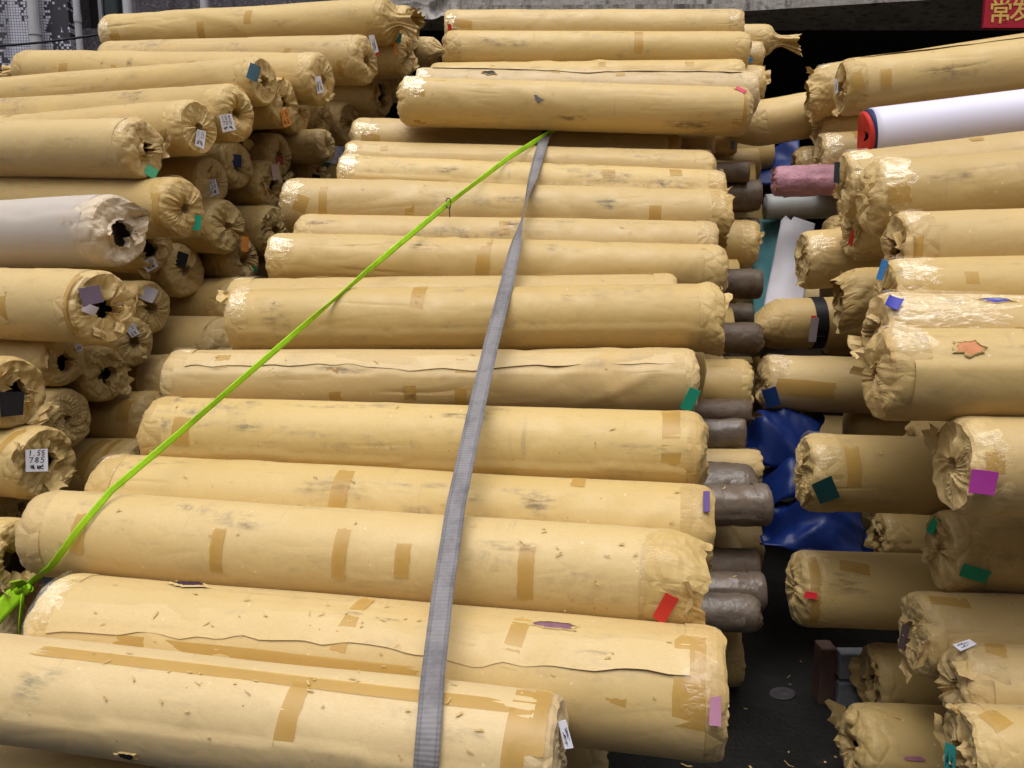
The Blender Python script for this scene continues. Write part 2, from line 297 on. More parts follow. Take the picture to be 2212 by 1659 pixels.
# workshop with a deep dark bay under a weathered canopy
YC = 6.7
ws = empty('workshop_building', (0, 0, 0)); tag(ws, 'workshop bay with weathered concrete canopy and pitch dark interior', 'building')
x0 = atY(958, 20, YC).x; zc = atY(1300, 24, YC).z
def slab(name, pts, z0, z1, mat):
    n = len(pts); V = [(x, y, z) for z in (z0, z1) for x, y in pts]; Fc = [tuple(range(n))[::-1], tuple(range(n, 2*n))]+[(i, (i+1) % n, n+(i+1) % n, n+i) for i in range(n)]
    return mesh_obj(name, V, Fc, mat, ws)
cz = zc
slab('canopy', [(x0-.9, YC+.55), (x0-.9, YC+.05), (1.6, YC), (9.0, YC-1.6), (9.0, YC+.55)], cz, cz+.36, M_CONC)
slab('canopy_lip', [(x0-.9, YC+.047), (x0-.9, YC-.03), (1.6, YC-.08), (9.0, YC-1.68), (9.0, YC-1.603), (1.6, YC-.003)], cz-.035, cz+.03, M_CONC)
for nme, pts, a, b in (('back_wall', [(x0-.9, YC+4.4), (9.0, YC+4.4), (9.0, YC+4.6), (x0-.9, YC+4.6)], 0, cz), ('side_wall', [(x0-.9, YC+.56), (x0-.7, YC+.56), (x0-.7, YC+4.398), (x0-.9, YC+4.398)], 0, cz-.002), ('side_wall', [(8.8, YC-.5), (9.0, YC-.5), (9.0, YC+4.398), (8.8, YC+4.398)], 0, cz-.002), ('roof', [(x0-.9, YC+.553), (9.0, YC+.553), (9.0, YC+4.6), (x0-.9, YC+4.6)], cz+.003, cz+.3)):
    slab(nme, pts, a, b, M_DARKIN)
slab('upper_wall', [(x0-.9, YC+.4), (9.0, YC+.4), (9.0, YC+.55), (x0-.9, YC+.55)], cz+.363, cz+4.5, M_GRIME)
# sagging plaster and sheet at the canopy's left corner
rng0 = np.random.default_rng(5); cr0 = Crumple(rng0, .1, .5, 10)
def sheet(name, corners, nu, nv, amp, mat, seed, parent=None, lo=.06, hi=.4, thick=.003, sag=0.0):
    rng = np.random.default_rng(seed); c = Crumple(rng, lo, hi, 11); TL, TR, BL, BR = [np.array(q) for q in corners]
    u = np.linspace(0, 1, nu); v = np.linspace(0, 1, nv); U, T = np.meshgrid(u, v, indexing='ij')
    ju, jv = pw_noise(rng, 9), pw_noise(rng, 9)
    U2 = U+(.06*(jv(T*3)-.5))*np.sign(U-.5)*(np.abs(U-.5)*2)**3; T2 = T+(.08*(ju(U*3)-.5))*np.sign(T-.5)*(np.abs(T-.5)*2)**3
    P = ((1-U2)[..., None]*((1-T2)[..., None]*TL+T2[..., None]*BL)+U2[..., None]*((1-T2)[..., None]*TR+T2[..., None]*BR)).reshape(-1, 3)
    n = np.cross(TR-TL, BL-TL); n /= np.linalg.norm(n); n = n if n[1] < 0 else -n
    P = P+n*(amp*c(P)+sag*np.sin(math.pi*U).ravel()*np.sin(math.pi*T).ravel())[:, None]
    o = mesh_obj(name, P, grid_faces(nu, nv), mat, parent, smooth=True); m = o.modifiers.new('thickness', 'SOLIDIFY'); m.thickness = thick; m.offset = -1
    return o
sheet('broken_plaster', [atY(868, 6, YC-.12), atY(1000, -6, YC-.12), atY(880, 44, YC-.16), atY(985, 40, YC-.16)], 26, 18, .10, M_CONC, 3, ws)
# red shop sign hanging under the canopy
YS = 5.9
s0, s1 = atY(2126, 10, YS), atY(2126, 62, YS); sx0 = s0.x; sz0 = s1.z; sx1 = sx0+1.25; sz1 = sz0+.46
M_RED = plain('red_sign', (.40, .012, .03, 1), .45, 6, .2, 10, .05); M_GOLD = plain('gold_lettering', (.68, .42, .10, 1), .4, 6, .2, 10, .05)
sg = empty('shop_sign', ((sx0+sx1)/2, YS, sz0)); tag(sg, 'red hanging sign with gold Chinese characters under the canopy', 'sign')
box_obj('board', (0, 0, (sz1-sz0)/2), (sx1-sx0, .03, sz1-sz0), M_RED, sg, .003)
for q in (-.5, .5): box_obj('hanger', (q, 0, (sz1-sz0)+(cz-sz1)/2+.0), (.02, .012, cz-sz1), M_STEEL, sg, 0)
def text_part(txt, size, x, z, mat, parent, name, y=-.0175):
    cu = bpy.data.curves.new(name, 'FONT'); cu.body = txt; cu.size = size; cu.extrude = .001; cu.offset = size*.012; ob = bpy.data.objects.new(name, cu); COL.objects.link(ob)
    dg = bpy.context.evaluated_depsgraph_get(); me = bpy.data.meshes.new_from_object(ob.evaluated_get(dg)); bpy.data.objects.remove(ob); me.materials.clear(); me.materials.append(mat)
    o = link(bpy.data.objects.new(name, me), parent); o.rotation_euler = (math.radians(90), 0, 0); o.location = (x, y, z); return o
hw = (sx1-sx0)/2
text_part('常', .165, -hw+.026, .045, M_GOLD, sg, 'character'); text_part('发', .165, -hw+.172, .060, M_GOLD, sg, 'character')

# unseen building added behind the camera to cut low front light on the stacks
ob = empty('light_blocking_building', (0, -6, 0)); tag(ob, 'unseen plain rendered building added behind the camera to block low front light', 'building')
V, Fc = box(0, -.6, 3.1, 30, 1.0, 6.2); mesh_obj('wall', V, Fc, M_GRIME, ob); V, Fc = box(0, .2, 3.1, 30, 2.4, .16); mesh_obj('canopy', V, Fc, M_CONC, ob)  # wall and canopy of the added light blocker, out of view


# ------------------------------------------------------------------ rolls
class Roll: pass
ROLLS = {}
def frame(A, B):
    A = Vector(A); B = Vector(B); X = (B-A).normalized(); Z = Vector((0, 0, 1)); Z = (Z-X*Z.dot(X)).normalized(); Y = Z.cross(X)
    M = Matrix((X, Y, Z)).transposed().to_4x4(); M.translation = (A+B)/2
    return M, (B-A).length
def cyl(x, th, r):   # th = 0 on top, grows towards the camera side
    return np.stack([x, -np.sin(th)*r, np.cos(th)*r], -1)
def body_mesh(R, nu, nt, rng, wr, seam, capL, capR, lo, hi, crum=0.0):
    L, r = R.L, R.r
    u = np.linspace(lo, hi, nu); th = np.linspace(0, 2*math.pi, nt, endpoint=False)
    U, T = np.meshgrid(u, th, indexing='ij')
    dr = np.zeros_like(U)
    for k in range(6):
        dr += r*.0045*np.sin(U*rng.uniform(1.5, 9)+T*rng.integers(-4, 5)+rng.random()*6.28)
    dr += r*rng.uniform(.004, .016)*np.cos(2*T+rng.random()*6.28)
    for k in range(int(2+4*wr)):           # long soft folds of the wrapping
        u0 = rng.uniform(lo, hi); t0 = rng.uniform(-.4, 2.2); ang = rng.choice([-1, 1])*rng.uniform(.2, 1.1); ln = rng.uniform(.08, .28)
        du = (U-u0); dv = ((T-t0+math.pi) % (2*math.pi)-math.pi)*r
        al = du*math.cos(ang)+dv*math.sin(ang); ac = -du*math.sin(ang)+dv*math.cos(ang)
        w = rng.uniform(.012, .03)
        dr += rng.uniform(.0015, .004)*min(wr, 1.6)*np.exp(-(ac/w)**2)*np.exp(-(al/ln)**2)*np.sign(rng.random()-.35)
    if seam is not None:
        s0 = math.radians(seam); wob = s0+.06*np.sin(U*5+rng.random()*6)+.03*np.sin(U*17)
        d = (T-wob) % (2*math.pi)
        dr += .0045*np.exp(-d*1.4)
    rad = r+dr
    if crum:
        P0 = cyl(U, T, np.full_like(U, r)).reshape(-1, 3); c1, c2 = Crumple(rng, .05, .16, 10), Crumple(rng, .02, .06, 10); rad = rad+crum*r*(c1(P0)+.5*c2(P0)).reshape(U.shape)
    V = cyl(U, T, rad).reshape(-1, 3)
    uv = np.stack([U, T*r], -1).reshape(-1, 2)
    Fc = grid_faces(nu, nt, True, True)
    n0 = len(V); ext = []
    for side, flag in ((0, capL), (1, capR)):
        if flag:
            ext.append(((-1 if side == 0 else 1)*L/2*1.0, 0, 0)); c = n0+len(ext)-1; base = 0 if side == 0 else (nu-1)*nt
            for j in range(nt):
                a, b = base+j, base+(j+1) % nt
                Fc.append((a, b, c) if side == 0 else (b, a, c))
    if ext: V = np.vstack([V, ext]); uv = np.vstack([uv, [(0, 0)]*len(ext)])
    return V, Fc, uv
def end_geo(r, style, rng, hole, nt, twist=0.0):
    """outward = +x, x = 0 at the end plane; returns V, F for a paper end"""
    th = np.linspace(0, 2*math.pi, nt, endpoint=False)
    cr = Crumple(rng, .03*r/.12, .13*r/.12, 12); cr2 = Crumple(rng, .014, .05, 9)
    npl = int(rng.integers(15, 24)) if style in ('pleat',) else int(rng.integers(9, 15))
    p1, p2, p3 = pw_noise(rng, npl), pw_noise(rng, npl*2), pw_noise(rng, int(rng.integers(6, 10)))
    if style in ('pleat', 'torn'):
        hv = hole*(1+(.35 if style == 'pleat' else .95)*(p3(th)-.45)+(.12 if style == 'pleat' else .35)*(p2(th)-.5))
        hv = np.clip(hv, .05, .8)
        bul = rng.uniform(-.006, .022)
        rings = [(-.07, 1.004, 0, 0), (-.045, 1.012, .1, 0), (-.022, 1.012, .25, 0), (-.006, .995, .5, 0), (.006, .955, .8, 0), (.013, .90, 1, 0)]
        nf = 11
        for k in range(1, nf+1): rings.append((.013+bul*math.sin(math.pi*k/nf)*1.0, None, 1, k/nf))
        rings += [(-.012, -1.0, .8, 1), (-.04, -.9, .5, 1), (-.10, -.8, .2, 1)]
        if style == 'torn': rings = rings[:-2]
    elif style == 'bunch':
        rings = [(-.07, 1.004, 0, 0), (-.02, 1.01, .3, 0), (.005, .97, .6, 0), (.018, .86, .9, 0), (.03, .70, 1, 0), (.042, .52, 1, 0), (.058, .38, 1, 0), (.085, .32, 1, 0), (.11, .38, 1, .3), (.135, .48, 1, .6), (.16, .58, 1, 1)]
    elif style == 'flat':
        rings = [(-.05, 1.002, 0, 0), (-.012, 1.004, .3, 0), (-.002, .97, .6, 0), (.003, .90, .8, 0), (.002, .7, 1, 0), (0, .45, 1, 0), (-.004, .22, 1, 0), (-.008, .02, 0, 0)]
    elif style == 'wedge':
        rings = [(-.06, 1.004, 0, 0)]+[(x, 1-.0*x, .7, q) for x, q in ((-.02, 0), (.02, .12), (.06, .32), (.10, .55), (.13, .75), (.15, .9), (.158, 1))]
    else:
        raise ValueError(style)
    V = []
    for (x, rad, am, s) in rings:
        tt = th+twist*s*1.4+(.05*np.sin(3*th+rng.random()))
        tp = th+twist*s*1.9
        if style in ('pleat', 'torn'):
            if rad is None: rr = (.90+(hv-.90)*s)*r
            elif rad < 0: rr = -rad*hv*r
            else: rr = np.full(nt, rad*r)
            ampx = r*(.21 if style == 'pleat' else .26)*am*min(1, s*1.6+.12)
            xx = x+ampx*((p1(tp)-.5)*.7+(p2(tp)-.5)*.45)
            rr = rr*(1-.02*am*(p1(tp)))
            if style == 'torn' and s >= 1 and rad is None: xx = xx+rng.uniform(-.02, .035)*p3(th+1)
        elif style == 'bunch':
            k = max(0, (x+.0)/.16)
            rr = rad*r*(1+(1.0*k)*(p1(tp)-.5)+.5*k*(p2(tp)-.5)); xx = x+(.09*s)*(p3(th)-.4)+.02*k*(p2(tp)-.5)
        elif style == 'flat':
            rr = np.full(nt, rad*r); xx = x+.008*am*(p1(th)-.5)
        else:
            rr = np.full(nt, r*1.0); xx = np.full(nt, x)
        P = cyl(np.broadcast_to(xx, (nt,)), th, rr)
        if style == 'bunch': P[:, 1] -= .0*s; P[:, 2] += -.25*r*s
        if style == 'wedge':
            z = P[:, 2]; P[:, 2] = z*(1-.90*s)-r*.30*s; P[:, 1] *= (1-.12*s)
            P[:, 0] += -.25*r*s*(P[:, 2] > 0)
        c = cr(P); c2 = cr2(P)
        a = dict(pleat=.10, torn=.145, bunch=.08, flat=.02, wedge=.05)[style]*r
        n = P.copy(); n[:, 0] = 0; n /= (np.linalg.norm(n, axis=1)[:, None]+1e-9)
        P[:, 0] += a*am*(c*.9+c2*.35)*(1 if style != 'wedge' else .5)
        P[:, 1:] += (n*(a*.35*am*(c+c2*.4))[:, None])[:, 1:]
        V.append(P)
    V = np.vstack(V)
    Fc = grid_faces(len(rings), nt, True, True)
    if style == 'flat' or style == 'wedge': Fc.append(tuple((len(rings)-1)*nt+j for j in range(nt))[::-1])
    out = []
    for f in Fc:                       # triangulate the creased paper along alternating diagonals
        if len(f) == 4 and rng.random() < .5: out += [(f[0], f[1], f[2]), (f[0], f[2], f[3])]
        elif len(f) == 4: out += [(f[1], f[2], f[3]), (f[1], f[3], f[0])]
        else: out.append(f)
    return V, out
def sleeve_geo(r, rng, nt, length, drop=0.0):
    je = rng.normal(size=nt)*(rng.random(nt) < .2)*.7; rng_edge = lambda n, s: je*s**3
    th = np.linspace(0, 2*math.pi, nt, endpoint=False); q1, q2, q3, f1, f2 = rng.random(5)*6.28; p1 = lambda t: .5+.25*np.sin(t+q1)+.17*np.sin(2*t+q2)+.1*np.sin(5*t+q3); p2 = lambda t: .5+.3*np.sin(7*t+f1)+.2*np.sin(11*t+f2); cr = Crumple(rng, .04, .15, 10); cr2 = Crumple(rng, .015, .05, 8); V = []
    rings = np.linspace(-.05, 1, 9)
    for k, s in enumerate(rings):
        x = -.05+s*(length*(.72+.42*p1(th))+.012*(p2(th)-.5)*s+.010*rng_edge(nt, s)) if s > 0 else np.full(nt, -.06)
        rr = r*(1.012+.06*math.sin(max(s, 0)*2.2)-.22*max(s, 0)**2*(p1(th+.7)))
        P = cyl(x, th, rr); a = .16*r*max(s, 0)**.7; n = P.copy(); n[:, 0] = 0; n /= np.linalg.norm(n, axis=1)[:, None]
        P += n*(a*(cr(P)+.4*cr2(P)))[:, None]; P[:, 0] += .5*a*cr(P[:, [1, 2, 0]]); P[:, 2] -= drop*max(s, 0)**2
        V.append(P)
    return np.vstack(V), grid_faces(len(rings), nt, True, True)
def flap_geo(rng, w, h):
    nu, nv = 6, 6; u = np.linspace(-.5, .5, nu); v = np.linspace(0, 1, nv); U, T = np.meshgrid(u, v, indexing='ij')
    P = np.stack([U*w*(1-.35*T*rng.random())+.15*w*T*rng.normal(), T*h+.12*h*np.interp(U, u, rng.normal(size=nu))*T, np.zeros_like(U)], -1).reshape(-1, 3)
    cr = Crumple(rng, .02, .07, 8); P[:, 2] = .55*h*cr(P)+rng.uniform(.1, .45)*h*(P[:, 1]/h)**2*rng.choice([1, 1, -.4])
    return P, grid_faces(nu, nv)
def local_hit(R, px, py, face=0.012):
    """ray through a photo position meets the roll: ('face'|'side', local point, local normal, depth)"""
    Mi = R.M.inverted(); o = Mi @ CAMV; d = (Mi.to_3x3() @ (W(px, py, 1.0)-CAMV)); best = None
    for sx in (-1, 1):
        if abs(d.x) < 1e-6: continue
        t = (sx*(R.L/2+face)-o.x)/d.x; p = o+d*t
        if t > 0 and math.hypot(p.y, p.z) < R.r*1.02 and d.x*sx < 0: best = ('face', p, Vector((sx, 0, 0)), t) if best is None or t < best[3] else best
    a = d.y**2+d.z**2; b = 2*(o.y*d.y+o.z*d.z); c = o.y**2+o.z**2-R.r**2; D = b*b-4*a*c
    if D < 0: t = -b/(2*a)          # just outside the outline: nearest grazing point
    else: t = (-b-math.sqrt(D))/(2*a)
    p = o+d*t
    if best is None or (abs(p.x) < R.L/2 and D >= 0 and t < best[3]):
        n = Vector((0, p.y, p.z)).normalized(); q = n*R.r; p = Vector((max(-R.L/2, min(R.L/2, p.x)), q.y, q.z)); best = ('side', p, n, t)
    return best
def side_patch(R, x0, t0, w, h, rot, nu=5, nv=9, off=.0014, jag=0.0, rng=None):
    u = np.linspace(-.5, .5, nu); v = np.linspace(-.5, .5, nv); U, T = np.meshgrid(u, v, indexing='ij'); c, s = math.cos(rot), math.sin(rot)
    if jag and rng is not None:
        T = T*(1+jag*np.where(np.abs(T) > .45, rng.normal(size=T.shape), 0)); U = U*(1+jag*np.where(np.abs(U) > .45, rng.normal(size=U.shape), 0))
    a = U*w*c-T*h*s; b = U*w*s+T*h*c
    rad = R.r*R.fat+off
    return cyl(np.clip(x0+a, -R.L/2+.002, R.L/2-.002), t0+b/R.r, np.full_like(a, rad)).reshape(-1, 3), grid_faces(nu, nv, False, True)
DIG = {'1': [[(.3, .8), (.5, 1), (.5, 0)]], '5': [[(.8, 1), (.25, 1), (.2, .55), (.6, .6), (.8, .3), (.55, 0), (.15, .1)]], '7': [[(.1, 1), (.85, 1), (.4, 0)]], '0': [[(.5, 1), (.15, .6), (.3, .05), (.7, .1), (.85, .6), (.5, 1)]],
       '2': [[(.15, .8), (.5, 1), (.8, .75), (.2, .05), (.9, .0)]], '8': [[(.5, .52), (.2, .8), (.5, 1), (.8, .8), (.5, .52), (.15, .22), (.5, 0), (.85, .22), (.5, .52)]], '.': [[(.4, .0), (.55, .06)]], '3': [[(.2, .95), (.7, .95), (.45, .55), (.8, .3), (.5, 0), (.15, .1)]]}
def scribble(rng, text):
    """pen strokes in a unit square, y up"""
    S = []; lines = (text.split('|') if isinstance(text, str) else [])+['#']
    n = len(lines); 
    for k, ln in enumerate(lines):
        y0 = 1-(k+1)/n*.92+.02; hh = .92/n*.74
        if ln == '#':
            x = .14
            for q in range(2):
                cxx = x+q*.36
                for z in range(4):
                    S.append([(cxx+rng.uniform(0, .3), y0+hh*rng.random()), (cxx+rng.uniform(0, .3), y0+hh*rng.random()), (cxx+rng.uniform(0, .3), y0+hh*rng.random())])
        else:
            wd = .78/len(ln)
            for c, ch in enumerate(ln):
                for st in DIG.get(ch, []): S.append([(.1+wd*(c+.9*p[0])+.03*p[1]+rng.normal()*.008, y0+hh*p[1]+rng.normal()*.012) for p in st])
    return S
def add_card(R, px, py, wpx, hpx, rot, color, rng, kind='swatch', text=None):
    where, p, n, d = local_hit(R, px, py)
    w, h = wpx*d/F, hpx*d/F
    Mi = R.M.inverted(); tocam = (Mi @ CAMV-p).normalized()
    nn = (n+tocam*(.9 if where == 'face' else .35)).normalized()
    up = Mi.to_3x3() @ Vector((0, 0, 1)); up = (up-nn*up.dot(nn)).normalized(); rt = up.cross(nn).normalized()
    q = Matrix.Rotation(math.radians(-rot), 3, nn); up = q @ up; rt = q @ rt
    c = p+n*(.014 if where == 'face' else .004)+tocam*.008
    bend = rng.uniform(-.18, .18) if kind == 'label' else rng.uniform(-.35, .35); b2 = rng.uniform(-.15, .15)
    def pt(u, v, off=0.0):
        z = (bend*u*u+b2*v*u+.12*v*v*bend)*w+off
        return c+rt*(u*w)+up*(v*h)+nn*z
    N = 7; g = [(-.5+i/(N-1), -.5+j/(N-1)) for i in range(N) for j in range(N)]
    k = rng.normal(size=4)*.06
    def sk(u, v): return u*(1+k[0]*v)+k[1]*v*.6, v*(1+k[2]*u)+k[3]*u*.6
    V = [tuple(pt(*sk(u, v))) for u, v in g]+[tuple(pt(*sk(u, v), -.0016)) for u, v in g]
    Fc = grid_faces(N, N, False, True)+[tuple(i+N*N for i in f) for f in grid_faces(N, N)]
    rim = [i*N for i in range(N)]+[(N-1)*N+j for j in range(1, N)]+[i*N+N-1 for i in range(N-2, -1, -1)]+[j for j in range(N-2, 0, -1)]
    Fc += [(rim[i], rim[(i+1) % len(rim)], rim[(i+1) % len(rim)]+N*N, rim[i]+N*N) for i in range(len(rim))]
    o = mesh_obj('handwritten_card' if kind == 'label' else ('paper_tab' if kind == 'tab' else 'colour_swatch'), V, Fc, swm(color), R.o, smooth=False)
    o['label'] = color_words(color)+(' handwritten card' if kind == 'label' else ' material swatch')
    if kind == 'label' or text is not None:
        VV = []; FF = []
        for st in scribble(rng, text):
            lw = .030
            for a, b in zip(st[:-1], st[1:]):
                a = np.array(a)-.5; b = np.array(b)-.5; e = b-a; l = np.linalg.norm(e)+1e-6; pp = np.array([-e[1], e[0]])/l*lw/2; e2 = e/l*lw*.3
                i0 = len(VV)
                for qv in (a-e2-pp, b+e2-pp, b+e2+pp, a-e2+pp): VV.append(tuple(pt(*sk(float(qv[0]), float(qv[1])), .0012)))
                FF.append((i0, i0+1, i0+2, i0+3))
        mesh_obj('handwriting', VV, FF, M_INK, o)
    return o
def color_words(c):
    return dict(palepink='pale pink', hotpink='hot pink', greylilac='grey lilac', darkgreen='dark green', redtab='red', ultra='deep blue', steel='steel blue').get(c, c)
def add_tear(R, px, py, wpx, hpx, kind, rng):
    where, p, n, d = local_hit(R, px, py); w, h = wpx*d/F/2, hpx*d/F/2*1.25
    t0 = math.atan2(-p.y, p.z); N = 30; a = np.linspace(0, 2*math.pi, N, endpoint=False)
    pj = pw_noise(rng, 17); rad = .72+.45*pj(a); spik = rng.random(N) < .2; rad = rad*np.where(spik, 1.25, 1.0)
    def ring(k, off): return cyl(p.x+np.cos(a)*w*rad*k, t0+np.sin(a)*h*rad*k/R.r, np.full(N, R.r*R.fat+off))
    V = np.vstack([ring(1.0, .0022), ring(.5, .0022), [cyl(np.array(p.x), np.array(t0), np.array(R.r*R.fat+.0022))]])
    Fc = [(i, (i+1) % N, N+(i+1) % N, N+i) for i in range(N)]+[(N+i, N+(i+1) % N, 2*N) for i in range(N)]
    o = mesh_obj('torn_patch', V, Fc, M_TEAR[kind], R.o)
    if kind not in ('smear', 'pinkmark'):
        lift = .0004+.002*np.clip(pj(a+1.7), 0, 1)*np.where(np.sin(a) < .2, 1, .15)     # curled paper edge of the tear
        V2 = np.vstack([ring(1.15, .0008), ring(1.0, .003), cyl(p.x+np.cos(a)*w*rad*.9, t0+np.sin(a)*h*rad*.9/R.r, R.r*R.fat+.003+lift)])
        mesh_obj('torn_edge', V2, grid_faces(3, N, True), M_KEND, R.o)
    return o
def add_film(R, side, t0, span, rng, width=.07):
    nu, nv = 9, 22; s = np.linspace(0, 1, nu); t = t0+np.linspace(-.5, .5, nv)*span; S, T = np.meshgrid(s, t, indexing='ij')
    e0 = pw_noise(rng, 13)(np.linspace(0, 5.5, nv)); S = S*(1+.25*np.interp(T, t, rng.random(nv))); S = S*1.0; T = T+(.5-S)*rng.uniform(-.5, .5); W0 = np.interp(T, t, e0)
    x = np.where(S < .75, -width*(.45+.8*W0)*(1-S/.75), .010*np.sin((S-.75)*6)); rr = np.where(S < .75, 1.02, 1.02-(S-.75)*.45)*R.r+.004
    P = cyl(R.L/2+x, T, rr).reshape(-1, 3); cr = Crumple(rng, .03, .09, 8); n = P.copy(); n[:, 0] = 0; n /= np.linalg.norm(n, axis=1)[:, None]
    P += n*(.0035*cr(P))[:, None]
    if side < 0: P[:, 0] *= -1
    mesh_obj('clear_tape', P, grid_faces(nu, nv), M_FILM, R.o, smooth=True)

def build_roll(rid, A, B, r, label, o, anchor, group, idx):
    rng = np.random.default_rng(1000+idx*7)
    R = Roll(); R.M, R.L = frame(A, B); R.r = r; R.fat = 1.012; R.id = rid; ROLLS[rid] = R
    mat = o.get('mat', 'kraft'); nm = dict(weave='woven_sheet_roll', white='vinyl_roll', grey='paper_roll', silver='film_wrapped_roll', greywhite='plastic_tube', pink='crumpled_paper_roll', bluevinyl='vinyl_roll').get(mat, 'kraft_wrapped_roll')
    R.o = empty(nm, mat=R.M); tag(R.o, label, 'roll' if mat != 'greywhite' else 'tube', group)
    front = rid[0] == 'M'
    wr = o.get('wr', rng.uniform(.55, 1.0)); seam = o.get('seam', rng.uniform(-40, 140) if rng.random() < .6 else None)
    if mat in ('white', 'greywhite'): wr = .05; seam = None
    est = o.get('end', 'pleat'); eL = eR = None
    if front: eL, eR = 'pleat', ('torn' if o.get('bunchR') else 'pleat')
    elif anchor == 'r': eR = est; eL = 'pleat' if 'xfar' in o else None
    else: eL = est
    if o.get('bunchL'): eL = 'bunch'
    bev = .05
    V, Fc, uv = body_mesh(R, 100 if front else (110 if mat in ('grey', 'silver', 'pink') else 56), 72 if front else 56, rng, wr, seam, eL is None or eL in ('bare', 'layers'), eR is None or eR in ('bare', 'layers'), -R.L/2+(0 if eL is None or eL in ('bare', 'layers') else .03), R.L/2-(0 if eR is None or eR in ('bare', 'layers') else .03), dict(grey=.09, silver=.11, pink=.14).get(mat, 0.0))
    b = mesh_obj('wrapping', V, Fc, ROLLMAT[mat], R.o, uv, smooth=True)
    b['wr'] = float(wr); b['smudge'] = float(o.get('smudge', rng.uniform(.05, .45))); b['tint'] = float(o.get('tint', rng.uniform(-.06, .10)))
    emat = M_KEND if mat in ('kraft', 'dark', 'dark2', 'weave') else ROLLMAT[mat]
    for side, st in ((-1, eL), (1, eR)):
        if st is None: continue
        vis = (anchor == 'r' and side > 0) or (anchor == 'l' and side < 0)
        nt = (112 if r*F/2.6 > 50 else 88) if vis else 64
        hole = o.get('hole', rng.uniform(.12, .28) if st != 'torn' else rng.uniform(.22, .38))
        parts = []
        st0 = dict(skirt='torn', bunch0='bunch', wedge0='wedge').get(st, st)
        if st0 in ('pleat', 'torn', 'bunch', 'flat', 'wedge'):
            EV, EF = end_geo(r, st0, rng, hole, nt, o.get('twist', rng.uniform(-.3, .3)))
            parts.append(('end_paper', EV, EF, emat))
        if st0 in ('pleat', 'torn'):
            th = np.linspace(0, 2*math.pi, 40, endpoint=False); k = [(-.07, .93), (-.065, .34), (-.055, .33), (-.055, .25), (-.2, .24)]
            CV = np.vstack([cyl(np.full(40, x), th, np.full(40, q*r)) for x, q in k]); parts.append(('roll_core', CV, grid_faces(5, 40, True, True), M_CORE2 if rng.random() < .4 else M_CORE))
        if st == 'skirt':
            SV, SF = sleeve_geo(r, rng, 96, .11 if rid != 'R12' else .13, .03); parts.append(('loose_paper', SV, SF, emat))
        if st == 'bare':
            th = np.linspace(0, 2*math.pi, 40, endpoint=False); k = [(.0005, .97), (.0008, .9), (-.004, .55), (-.002, .3), (-.08, .28), (-.08, .01)]
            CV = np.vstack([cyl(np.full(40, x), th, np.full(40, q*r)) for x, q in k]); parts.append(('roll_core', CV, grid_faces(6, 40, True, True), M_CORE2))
        if st == 'layers':
            th = np.linspace(0, 2*math.pi, 56, endpoint=False)
            for nme, mt, x0, x1, q in (('blue_layer', swm('navy'), -.02, .012, .965), ('red_layer', swm('red'), -.02, .028, .90)):
                k = [(x0, q), (x1, q), (x1+.002, q-.05), (x1-.01, .2)]
                CV = np.vstack([cyl(x+.006*np.sin(2*th+1)*(x > 0), th, np.full(56, qq*r)) for x, qq in k]); parts.append((nme, CV, grid_faces(4, 56, True, True), mt))
        if st in ('torn', 'pleat', 'skirt') and (vis or o.get('bunchR')) and mat in ('kraft', 'dark', 'dark2', 'weave', 'pink'):
            for q in range(int(rng.integers(2, 5)) if st != 'pleat' else int(rng.integers(0, 3))):
                fv, ff = flap_geo(rng, rng.uniform(.45, .9)*r, rng.uniform(.25, .48)*r); a = rng.uniform(0, 6.28); rad = r*rng.uniform(.35, .97)
                c, s = math.cos(a), math.sin(a); tilt = rng.uniform(.05, .6)
                # flap grows outwards from the crumpled end
                Pp = np.stack([.014+fv[:, 1]*math.sin(tilt)+fv[:, 2]*math.cos(tilt), -s*(rad+fv[:, 1]*math.cos(tilt)*.6)-c*fv[:, 0], c*(rad+fv[:, 1]*math.cos(tilt)*.6)-s*fv[:, 0]], -1)
                parts.append(('paper_flap', Pp, ff, M_KEND))
        for (nme, PV, PF, mt) in parts:
            PV = np.array(PV, dtype=float).copy(); PV[:, 0] += R.L/2
            if side < 0: PV[:, 0] *= -1; PF = [tuple(reversed(f)) for f in PF]
            e = mesh_obj(nme, PV, PF, mt, R.o, smooth=(nme in ('roll_core', 'blue_layer', 'red_layer')))
            e['tint'] = .75 if mat == 'weave' else b['tint']; e['smudge'] = .15
        if mat in ('kraft', 'dark', 'dark2', 'weave') and st0 in ('pleat', 'torn') and (o.get('endtape') or rng.random() < .55):
            for q in range(2 if o.get('endtape') else 1):
                add_film(R, side, rng.uniform(-.3, 1.6), rng.uniform(.7, 1.8), rng, rng.uniform(.05, .11) if not o.get('film') else .3)
    if mat in ('kraft', 'dark', 'dark2'):
        tp = list(o.get('tapes', []))
        for (px, py, w, h, rot) in tp:
            where, p, n, d = local_hit(R, px, py, face=-9)
            PV, PF = side_patch(R, p.x, math.atan2(-p.y, p.z), w*d/F, h*d/F*1.2, math.radians(rot), off=.001, jag=.04, rng=rng); mesh_obj('packing_tape', PV, PF, M_TAPE, R.o, smooth=True)
        if not tp:
            for q in range(int(rng.integers(1, 3))):
                PV, PF = side_patch(R, rng.uniform(-.42, .42)*R.L, rng.uniform(-.2, 1.6), .046, rng.uniform(.06, .16), rng.normal()*.05, off=.001, jag=.04, rng=rng); mesh_obj('packing_tape', PV, PF, M_TAPE, R.o, smooth=True)
